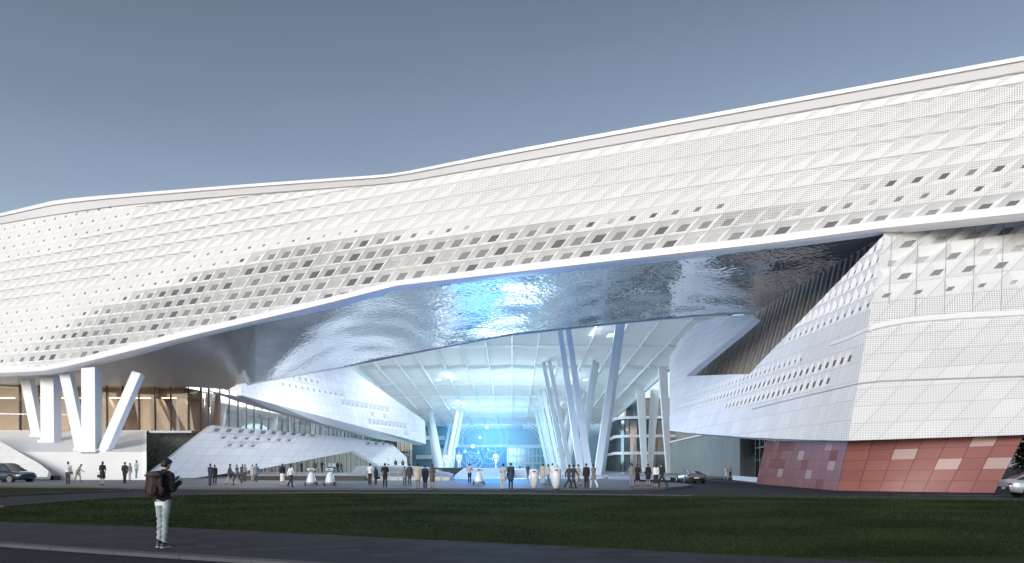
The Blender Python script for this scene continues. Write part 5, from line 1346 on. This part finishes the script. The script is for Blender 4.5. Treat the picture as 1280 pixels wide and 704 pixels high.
for (px, py, rz, pose, style, hair, top, bot, lab, H) in crowd:
    st_ = {'coatskirt': 'coat skirt', 'longskirt': 'skirt long'}.get(style, style)
    z = PZ if px < 880 else -.02
    if 370 < px < 430: z = .60
    p = G(px, py + (0 if z < .5 else 0), z)
    if 370 < px < 430: p = W(px, 592, 106 + (px % 7)); p.z = .60
    person(p, rz, pose, st_, hair, top, bot, lab, H, V_, shoes=(.02, .02, .02) if bot != WHT else (.5, .5, .5), hm=HAIRG if 'grey-haired' in lab else (HAIRB if 'brown' in lab else None))
# three people on the terrace behind the ramp, and the woman on the bench
for px, top, lab in ((485.5, WHT, 'distant person in white behind the crest of the grey ramp'), (494.5, DG, 'distant person in dark clothes behind the grey ramp crest'), (503.5, BRN, 'distant person in brown behind the right slope of the ramp')):
    p = W(px, 590, 112); p.z = 1.0; person(p, 0, 'stand', 'plain', 'short', top, DG, lab, 1.72, V_)
p = W(170.3, 597, 75.3); p.z = .34; person(p, -20, 'relax', 'plain', 'bun', LG, TEAL, 'woman in teal trousers standing on the low white bench', 1.9, V_)

# bags held by visitors
def bag(pos, c, lab, s=1.0):
    t = empty('handbag', pos, R(20), lab, 'bag', 'bags carried by visitors'); b = MB()
    b.hexa([Vector((-.15 * s, -.05, 0)), Vector((.15 * s, -.05, 0)), Vector((.12 * s, -.04, .22 * s)), Vector((-.12 * s, -.04, .22 * s))], [Vector((-.15 * s, .05, 0)), Vector((.15 * s, .05, 0)), Vector((.12 * s, .04, .22 * s)), Vector((-.12 * s, .04, .22 * s))]); b.build('pouch', cmat(c), t)
    b = MB(); b.tube([Vector((-.1 * s, 0, .2 * s)), Vector((-.07 * s, 0, .4 * s)), Vector((.07 * s, 0, .4 * s)), Vector((.1 * s, 0, .2 * s))], .012, 6); b.build('handle', cmat(c), t)
p = G(124.8, 606.2, PZ); bag(p + Vector((0, -.1, .62)), BLK, 'black handbag held by the woman in black dress'); p = G(88.6, 605.3, PZ); bag(p + Vector((0, 0, .85)), BRN, 'brown bag held by the man in white shirt', 1.1)
p = G(473, 605.6, PZ); bag(p + Vector((0, 0, .45)), BLK, 'black handbag held by the short woman at the ramp')

# ------------------------------------------------------------------ the young man in the foreground
hp_, HS = fig_parts('hero', False, 'plain', 'short', hero=True)
hpos = G(203.5, 684.0, .04)
young = empty('person', hpos, R(-14), 'young man seen from behind in black sweater and pale jeans, looking down, on the footpath', 'person')
young.scale = (1.04, 1.04, 1.04)
jeans = mat('washed_denim', (.33, .40, .44), .9, var=.30, vscale=7, bump=.4, bscale=180); sweater = mat('black_knit', (.014, .015, .017), .9, var=.2, vscale=30, bump=.5, bscale=220)
SHM = mat('brown_grey_shoe', (.085, .075, .07), .7, var=.2, vscale=20)
for nm, me in hp_.items():
    m = {'body': mat('young_skin', (.50, .33, .26), .5), 'shoe': SHM, 'shoe_': SHM, 'shirt': sweater, 'trousers': jeans, 'hair': HAIR}[nm]
    o = link(bpy.data.objects.new({'shirt': 'sweater', 'trousers': 'jeans', 'shoe_': 'shoe'}.get(nm, nm), me)); me.materials.append(m); o.parent = young
b = MB(); pz = HS['pel'].z
n = 24
for k in range(n):
    a0, a1 = 2 * math.pi * k / n, 2 * math.pi * (k + 1) / n
    q = [(1 * .158 * math.cos(a0), 1 * .116 * math.sin(a0), pz - .105), (1 * .158 * math.cos(a1), 1 * .116 * math.sin(a1), pz - .105), (.158 * math.cos(a1), .116 * math.sin(a1), pz - .03), (.158 * math.cos(a0), .116 * math.sin(a0), pz - .03)]
    b.poly(q, smooth=True)
b.build('shirt_hem', cmat(WHT), young)
b = MB()
for k in (0, 1):
    a = HS['ank'][k]
    for s_ in range(1):
        pts = []
        nn_ = 18
        for i in range(nn_): t_ = 2 * math.pi * i / nn_; pts.append(Vector((a.x + .046 * math.cos(t_) + (.012 * (1 if k else -1) if math.sin(t_) > 0 else 0), a.y + .055 + .145 * math.sin(t_), 0)))
        b.hexa([p + Vector((0, 0, .0)) for p in pts], [p + Vector((0, 0, .024)) for p in pts])
b.build('shoe_soles', cmat((.55, .54, .52)), young)
b = MB()
for k in (0, 1): a = HS['ank'][k]; b.cyl(a + Vector((0, 0, -.01)), a + Vector((0, 0, .07)), .047, .049, 16)
b.build('socks', cmat(BLK), young)
# phone in his hands
t = bpy.data.objects.new('mobile_phone', None); b = MB()
ph = (HS['wri'][0] + HS['wri'][1]) / 2 + Vector((0, .10, .04)); Mx = Matrix.Translation(hpos) @ Matrix.Rotation(R(-14), 4, 'Z') @ Matrix.Scale(1.04, 4)
b.hexa([Vector((-.036, 0, 0)), Vector((.036, 0, 0)), Vector((.036, .12, .09)), Vector((-.036, .12, .09))], [Vector((-.036, -.006, .008)), Vector((.036, -.006, .008)), Vector((.036, .114, .098)), Vector((-.036, .114, .098))])
o = b.build('mobile_phone', M['mullion']); o.matrix_world = Mx @ Matrix.Translation(ph); tag(o, 'black mobile phone held by the young man in the foreground', 'phone')
# backpack
bp_ = empty('backpack', hpos, R(-14), 'brown canvas rucksack with dark straps on the back of the young man', 'backpack'); bp_.scale = (1.04,) * 3
canvas = mat('brown_canvas', (.075, .052, .047), .9, var=.25, vscale=9, bump=.5, bscale=160); leather = mat('dark_leather', (.03, .02, .018), .6)
def rbox(c, d, r, m, name, parent, tilt=0, vox=.012):
    c = Vector(c); hx, hy, hz_ = [x / 2 - r for x in d]; pr = []
    corners = [(sx, sy, sz) for sx in (-1, 1) for sy in (-1, 1) for sz in (-1, 1)]
    bm = bmesh.new()
    bmesh.ops.create_cube(bm, size=1.0, matrix=Matrix.Translation(c) @ Matrix.Rotation(tilt, 4, 'X') @ Matrix.Diagonal((d[0], d[1], d[2], 1)))
    bmesh.ops.bevel(bm, geom=bm.edges[:], offset=r, segments=3, affect='EDGES')
    me = bpy.data.meshes.new(name); bm.to_mesh(me); bm.free(); me.polygons.foreach_set('use_smooth', [True] * len(me.polygons)); me.materials.append(m)
    o = link(bpy.data.objects.new(name, me)); o.parent = parent; return o
cz_ = HS['chest'].z - .06
rbox((0, -.225, cz_), (.31, .19, .44), .06, canvas, 'pack_body', bp_, R(-4))
rbox((0, -.235, cz_ + .20), (.33, .22, .12), .045, canvas, 'top_flap', bp_, R(8))
rbox((0, -.335, cz_ - .09), (.24, .06, .20), .025, canvas, 'front_pocket', bp_, R(-4))
for s in (-1, 1): rbox((s * .165, -.22, cz_ - .11), (.05, .12, .18), .02, canvas, 'side_pocket', bp_)
for s in (-1, 1): rbox((s * .07, -.362, cz_ + .02), (.022, .012, .34), .004, leather, 'buckle_strap', bp_, R(-4))
for s in (-1, 1):
    b = MB(); sh_ = HS['sh'][0 if s < 0 else 1]
    pts = [Vector((s * .09, -.14, cz_ + .22)), Vector((s * .115, -.07, sh_.z + .075)), Vector((s * .12, .02, sh_.z + .085)), Vector((s * .125, .10, sh_.z + .03)), Vector((s * .135, .145, sh_.z - .12)), Vector((s * .15, .11, sh_.z - .30)), Vector((s * .16, -.06, cz_ - .17))]
    for p_, q_ in zip(pts[:-1], pts[1:]): b.bar(p_, q_, .045, .014, side=(1, 0, 0))
    b.build('shoulder_strap', canvas, bp_)

# ================================================================== ROBOTS
RW = mat('white_robot_shell', (.72, .76, .80), .25, coat=.4); RD = mat('dark_robot_visor', (.015, .02, .03), .15); RG = mat('grey_robot_trim', (.25, .28, .31), .4)
def service_robot(px, py, rz, lab):
    t = empty('service_robot', G(px, py, PZ), R(rz), lab, 'robot', 'service robots with tray heads'); t.scale = (.9, .9, .9)
    b = MB(); b.lathe([(0, .16), (.36, .16), (.42, .24), (.44, .34), (.38, .60), (.28, .92), (.20, 1.12), (.12, 1.20), (0, 1.22)], n=24); b.build('shell', RW, t)
    b = MB(); b.lathe([(0, .10), (.40, .10), (.46, .17), (.445, .30), (.44, .31)], n=24); b.build('skirt', RG, t)
    b = MB(); b.cyl((0, 0, 1.15), (0, 0, 1.30), .07, n=12); b.build('neck', RG, t)
    b = MB(); b.ball((0, .02, 1.42), 1, n=10, sc=(.40, .24, .15)); h = b.build('head', RW, t)
    b = MB(); b.ball((0, -.07, 1.42), 1, n=8, sc=(.26, .17, .085)); b.build('visor', RD, h)
    for s in (-1, 1):
        b = MB(); b.cyl((s * .44, 0, .17), (s * .56, 0, .17), .17, n=18); w = b.build('wheel', RD, t)
        b = MB(); b.cyl((s * .55, 0, .17), (s * .575, 0, .17), .10, n=14); b.build('hub', RW, w)
service_robot(389, 607.2, 10, 'white bell-shaped robot with wide head, left one of the front pair')
service_robot(412.5, 607.2, -10, 'white bell-shaped robot with wide head, right one of the front pair')
service_robot(598.5, 606.0, 0, 'white bell-shaped robot before the pale stage front')
def egg_robot(px, py, H, lab):
    t = empty('egg_robot', G(px, py, PZ), 0, lab, 'robot', 'egg-shaped robots'); k = H / 1.45; t.scale = (k, k, k)
    b = MB(); b.lathe([(0, .0), (.12, .02), (.22, .12), (.30, .35), (.345, .65), (.35, .92), (.33, 1.12), (.30, 1.22)], n=26); b.build('shell', RW, t)
    b = MB(); b.lathe([(.335, 1.10), (.36, 1.2), (.35, 1.32), (.29, 1.41), (.18, 1.46), (0, 1.48)], n=26); h = b.build('head_dome', RW, t)
    b = MB(); b.ball((0, -.14, 1.26), 1, n=9, sc=(.245, .23, .15)); b.build('visor', RD, h)
    b = MB(); b.lathe([(0, 0), (.20, 0), (.20, .03), (0, .03)], n=18); b.build('base_ring', RG, t)
egg_robot(667.5, 610.5, 1.36, 'white egg-shaped robot with dark visor, left of the crowd'); egg_robot(695, 610.8, 1.48, 'larger white egg-shaped robot with dark visor, before the white-coated person')
RWH = mat('white_humanoid_shell', (.80, .84, .88), .3)
hum_body, hS = fig_parts('stand', False, 'short', 'short')
hum2, hS2 = fig_parts('walk', False, 'short', 'short')
def humanoid(px, Y, z, H, rz, lab, parts=hum_body, S=hS):
    p = W(px, 580, Y); p.z = z; t = empty('humanoid_robot', p, R(rz), lab, 'robot', 'humanoid robots on the stage'); k = H / 1.73; t.scale = (k * 1.12, k * 1.1, k)
    o = link(bpy.data.objects.new('body', parts['body'])); o.parent = t
    if not o.data.materials: o.data.materials.append(RWH)
    o.material_slots[0].link = 'OBJECT'; o.material_slots[0].material = RWH
    o = link(bpy.data.objects.new('chest_armour', parts['shirt'])); o.parent = t
    if not o.data.materials: o.data.materials.append(RWH)
    o.material_slots[0].link = 'OBJECT'; o.material_slots[0].material = RWH
    b = MB(); b.ball(S['head'] + Vector((0, .03, .0)), 1, n=8, sc=(.068, .085, .045)); b.build('visor', RD, t)
    b = MB(); b.ball(S['waist'], 1, n=8, sc=(.148, .118, .07)); b.build('waist_joint', RD, t)
    for s in (0, 1): b = MB(); b.ball(S['sh'][s], .085, n=8); b.build('shoulder_cap', RWH, t)
humanoid(557.5, 99, 1.18, 2.3, 180, 'white humanoid robot nearest the V column, leftmost on the stage'); humanoid(565.5, 101, 1.18, 2.15, 180, 'white humanoid robot, second from the left on the stage')
humanoid(574, 97, 1.18, 2.4, 180, 'white humanoid robot with black waist, just left of the screen'); humanoid(620, 95.5, 1.18, 2.5, 150, 'white humanoid robot standing in front of the screen right half', hum2, hS2)

# ================================================================== CARS
def car(name, pos, rz, L_, Wd, body, belt, roof, glasscol, col, lab, cat, wheel_r=.34, wb=(.2, .8), coat=1.0):
    """body: [(t, zlow, ztop, halfwidth)], roof: [(t, z, halfwidth)] along the length, t 0 rear .. 1 front; x is forward"""
    t = empty(name, pos, R(rz), lab, cat)
    paint = mat('car_paint', col, .3, metal=.35, coat=coat); gls = mat('car_glass', glasscol, .06, spec=.9); blk = mat('car_rubber', (.012, .012, .013), .7); rimm = mat('alloy_rim', (.42, .44, .46), .3, metal=.9)
    bm = MB(); rings = []
    for (tt, zl, zt_, hw) in body:
        x = (tt - .5) * L_; f = []
        for (ay, az) in ((0, 0), (.80, 0), (.96, .12), (1.0, .38), (.985, .66), (.93, .88), (.80, .985), (.40, 1.02), (0, 1.03)): f.append(Vector((x, -ay * hw, zl + (zt_ - zl) * az)))
        full = f + [Vector((v.x, -v.y, v.z)) for v in f[-2:0:-1]]
        rings.append(full)
    n = len(rings[0])
    for A, B in zip(rings[:-1], rings[1:]):
        for i in range(n): bm.poly([A[i], A[(i + 1) % n], B[(i + 1) % n], B[i]], smooth=True)
    bm.poly(rings[0]); bm.poly(rings[-1][::-1]); bo = bm.build('body', paint, t)
    # cabin glass and roof skin
    rings = []
    for (tt, z0, z, hw0, hw) in roof:
        x = (tt - .5) * L_; rings.append([Vector((x, -hw0, z0)), Vector((x, -(hw0 * .3 + hw * .7), z0 + (z - z0) * .6)), Vector((x, -hw, z0 + (z - z0) * .93)), Vector((x, -hw * .8, z)), Vector((x, 0, z + .015)), Vector((x, hw * .8, z)), Vector((x, hw, z0 + (z - z0) * .93)), Vector((x, (hw0 * .3 + hw * .7), z0 + (z - z0) * .6)), Vector((x, hw0, z0))])
    gm = MB(); rm = MB()
    for a_, (A, B) in enumerate(zip(rings[:-1], rings[1:])):
        for i in range(8):
            top_ = 2 <= i <= 5 and 1 <= a_ <= len(rings) - 4
            (rm if top_ else gm).poly([A[i], A[i + 1], B[i + 1], B[i]], smooth=True)
    go_ = gm.build('windows', gls, t); rm.build('roof', paint, t)
    # pillars
    for s in (-1, 1):
        for a_ in (1, len(rings) // 2, len(rings) - 3):
            q = MB(); A = rings[a_]; p0, p1, p2 = (A[0], A[1], A[2]) if s < 0 else (A[8], A[7], A[6]); o_ = Vector((0, s * .012, 0))
            for u, v in ((p0, p1), (p1, p2)): q.bar(u + o_, v + o_, .07, .03, side=(1, 0, 0))
            q.build('pillar', paint, t)
        for k, wx in enumerate(wb):
            x = (wx - .5) * L_; y = s * (Wd / 2 - .10)
            w = empty('wheel', (x, y, wheel_r)); w.parent = t; 
            q = MB(); q.cyl((0, -.11, 0), (0, .11, 0), wheel_r, n=28); q.build('tyre', blk, w)
            q = MB(); q.cyl((0, s * .112, 0), (0, s * .122, 0), wheel_r * .68, n=20)
            for sp in range(5): a = 2 * math.pi * sp / 5; q.bar(Vector((0, s * .125, 0)), Vector((math.cos(a) * wheel_r * .64, s * .13, math.sin(a) * wheel_r * .64)), .06, .02, side=(0, 1, 0))
            q.build('rim', rimm, w)
            q = MB()   # arch
            for a in range(12): a0, a1 = math.pi * a / 12, math.pi * (a + 1) / 12; q.poly([Vector((x + math.cos(a0) * wheel_r * 1.02, s * (Wd / 2 + .006), wheel_r + math.sin(a0) * wheel_r * 1.02)), Vector((x + math.cos(a1) * wheel_r * 1.02, s * (Wd / 2 + .006), wheel_r + math.sin(a1) * wheel_r * 1.02)), Vector((x + math.cos(a1) * wheel_r * 1.15, s * (Wd / 2 + .004), wheel_r + math.sin(a1) * wheel_r * 1.15)), Vector((x + math.cos(a0) * wheel_r * 1.15, s * (Wd / 2 + .004), wheel_r + math.sin(a0) * wheel_r * 1.15))])
            q.build('wheel_arch', blk, t)
        q = MB(); q.ball(((.66 - .5) * L_, s * (Wd / 2 + .09), belt + .06), 1, n=6, sc=(.09, .10, .07)); q.build('mirror', paint, t)
        q = MB(); q.ball(((body[-2][0] - .5) * L_ - .05, s * Wd * .36, body[-1][2] * .93), 1, n=6, sc=(.16, .16, .085)); q.build('headlight', mat('headlamp', (.6, .65, .7), .1, spec=1), t)
        q = MB(); q.ball(((body[1][0] - .5) * L_ + .0, s * Wd * .40, body[0][2] * .90), 1, n=7, sc=(.10, .15, .075)); q.build('taillight', mat('tail_lamp', (.22, .012, .012), .15, coat=1), t)
        q = MB(); q.box(((.42 - .5) * L_, s * (Wd / 2 - .005), belt - .12), (.16, .03, .03)); q.build('door_handle', rimm, t)
    q = MB(); q.box((-(L_ / 2) - .005, 0, body[0][2] * .62), (.02, .48, .13)); q.build('number_plate', mat('plate', (.5, .5, .5), .5), t)
    q = MB(); q.box((-(L_ / 2) + .10, 0, body[0][1] + .06), (.22, Wd * .8, .14)); q.build('rear_bumper', blk, t)
    q = MB(); q.box(((L_ / 2) - .03, 0, body[-1][1] + .2), (.08, Wd * .55, .2)); q.build('grille', blk, t)
    return t
suv_body = [(0, .50, 1.00, .84), (.015, .36, 1.12, .92), (.10, .30, 1.14, .95), (.5, .28, 1.10, .965), (.72, .28, 1.10, .96), (.80, .30, 1.09, .95), (.93, .33, 1.00, .92), (.985, .40, .92, .86), (1, .48, .82, .76)]
suv_roof = [(.02, 1.05, 1.12, .80, .78), (.07, 1.1, 1.72, .84, .66), (.2, 1.1, 1.82, .86, .68), (.4, 1.1, 1.84, .87, .69), (.52, 1.09, 1.80, .87, .68), (.60, 1.08, 1.66, .87, .68), (.76, 1.06, 1.10, .84, .80)]
car('sports_utility_car', G(4.5, 604.2, -.03) + Vector((0, .6, 0)), -17, 4.85, 1.93, suv_body, 1.1, suv_roof, (.05, .06, .065), (.03, .055, .085), 'dark blue sports utility car entering at the left edge', 'car', wheel_r=.39, wb=(.19, .80)).scale = (1.1, 1.1, 1.1)
sed_body = [(0, .48, .84, .76), (.015, .34, .97, .86), (.10, .26, 1.01, .90), (.3, .22, .97, .92), (.55, .21, .92, .92), (.72, .22, .90, .915), (.90, .24, .80, .89), (.98, .30, .70, .80), (1, .42, .60, .66)]
sed_roof = [(.08, .99, 1.01, .74, .72), (.24, .96, 1.36, .80, .60), (.34, .93, 1.43, .82, .60), (.46, .92, 1.45, .83, .61), (.55, .91, 1.40, .83, .60), (.61, .90, 1.30, .82, .62), (.76, .88, .91, .80, .76)]
car('sedan_car', Vector((29.15, 36.7, -.03)), -16, 4.7, 1.84, sed_body, .93, sed_roof, (.03, .035, .04), (.38, .44, .50), 'white sedan car leaving at the right edge, rear end in view', 'car', wheel_r=.34, wb=(.205, .80), coat=.3)
cp_body = [(0, .46, .86, .78), (.015, .30, .95, .90), (.10, .22, .97, .95), (.3, .19, .90, .95), (.55, .18, .86, .94), (.72, .19, .84, .93), (.90, .20, .72, .90), (.98, .26, .62, .80), (1, .36, .54, .66)]
cp_roof = [(.06, .94, .96, .72, .70), (.28, .90, 1.20, .80, .58), (.38, .88, 1.27, .82, .58), (.48, .87, 1.29, .82, .58), (.56, .87, 1.23, .82, .58), (.62, .86, 1.14, .81, .60), (.76, .84, .86, .79, .75)]
car('coupe_car', G(869, 604.4, -.03) + Vector((0, 2.0, 0)), 92, 4.5, 1.92, cp_body, .88, cp_roof, (.03, .035, .04), (.14, .155, .155), 'grey coupe parked on the road beside the concrete wall', 'car', wheel_r=.34, wb=(.19, .80))
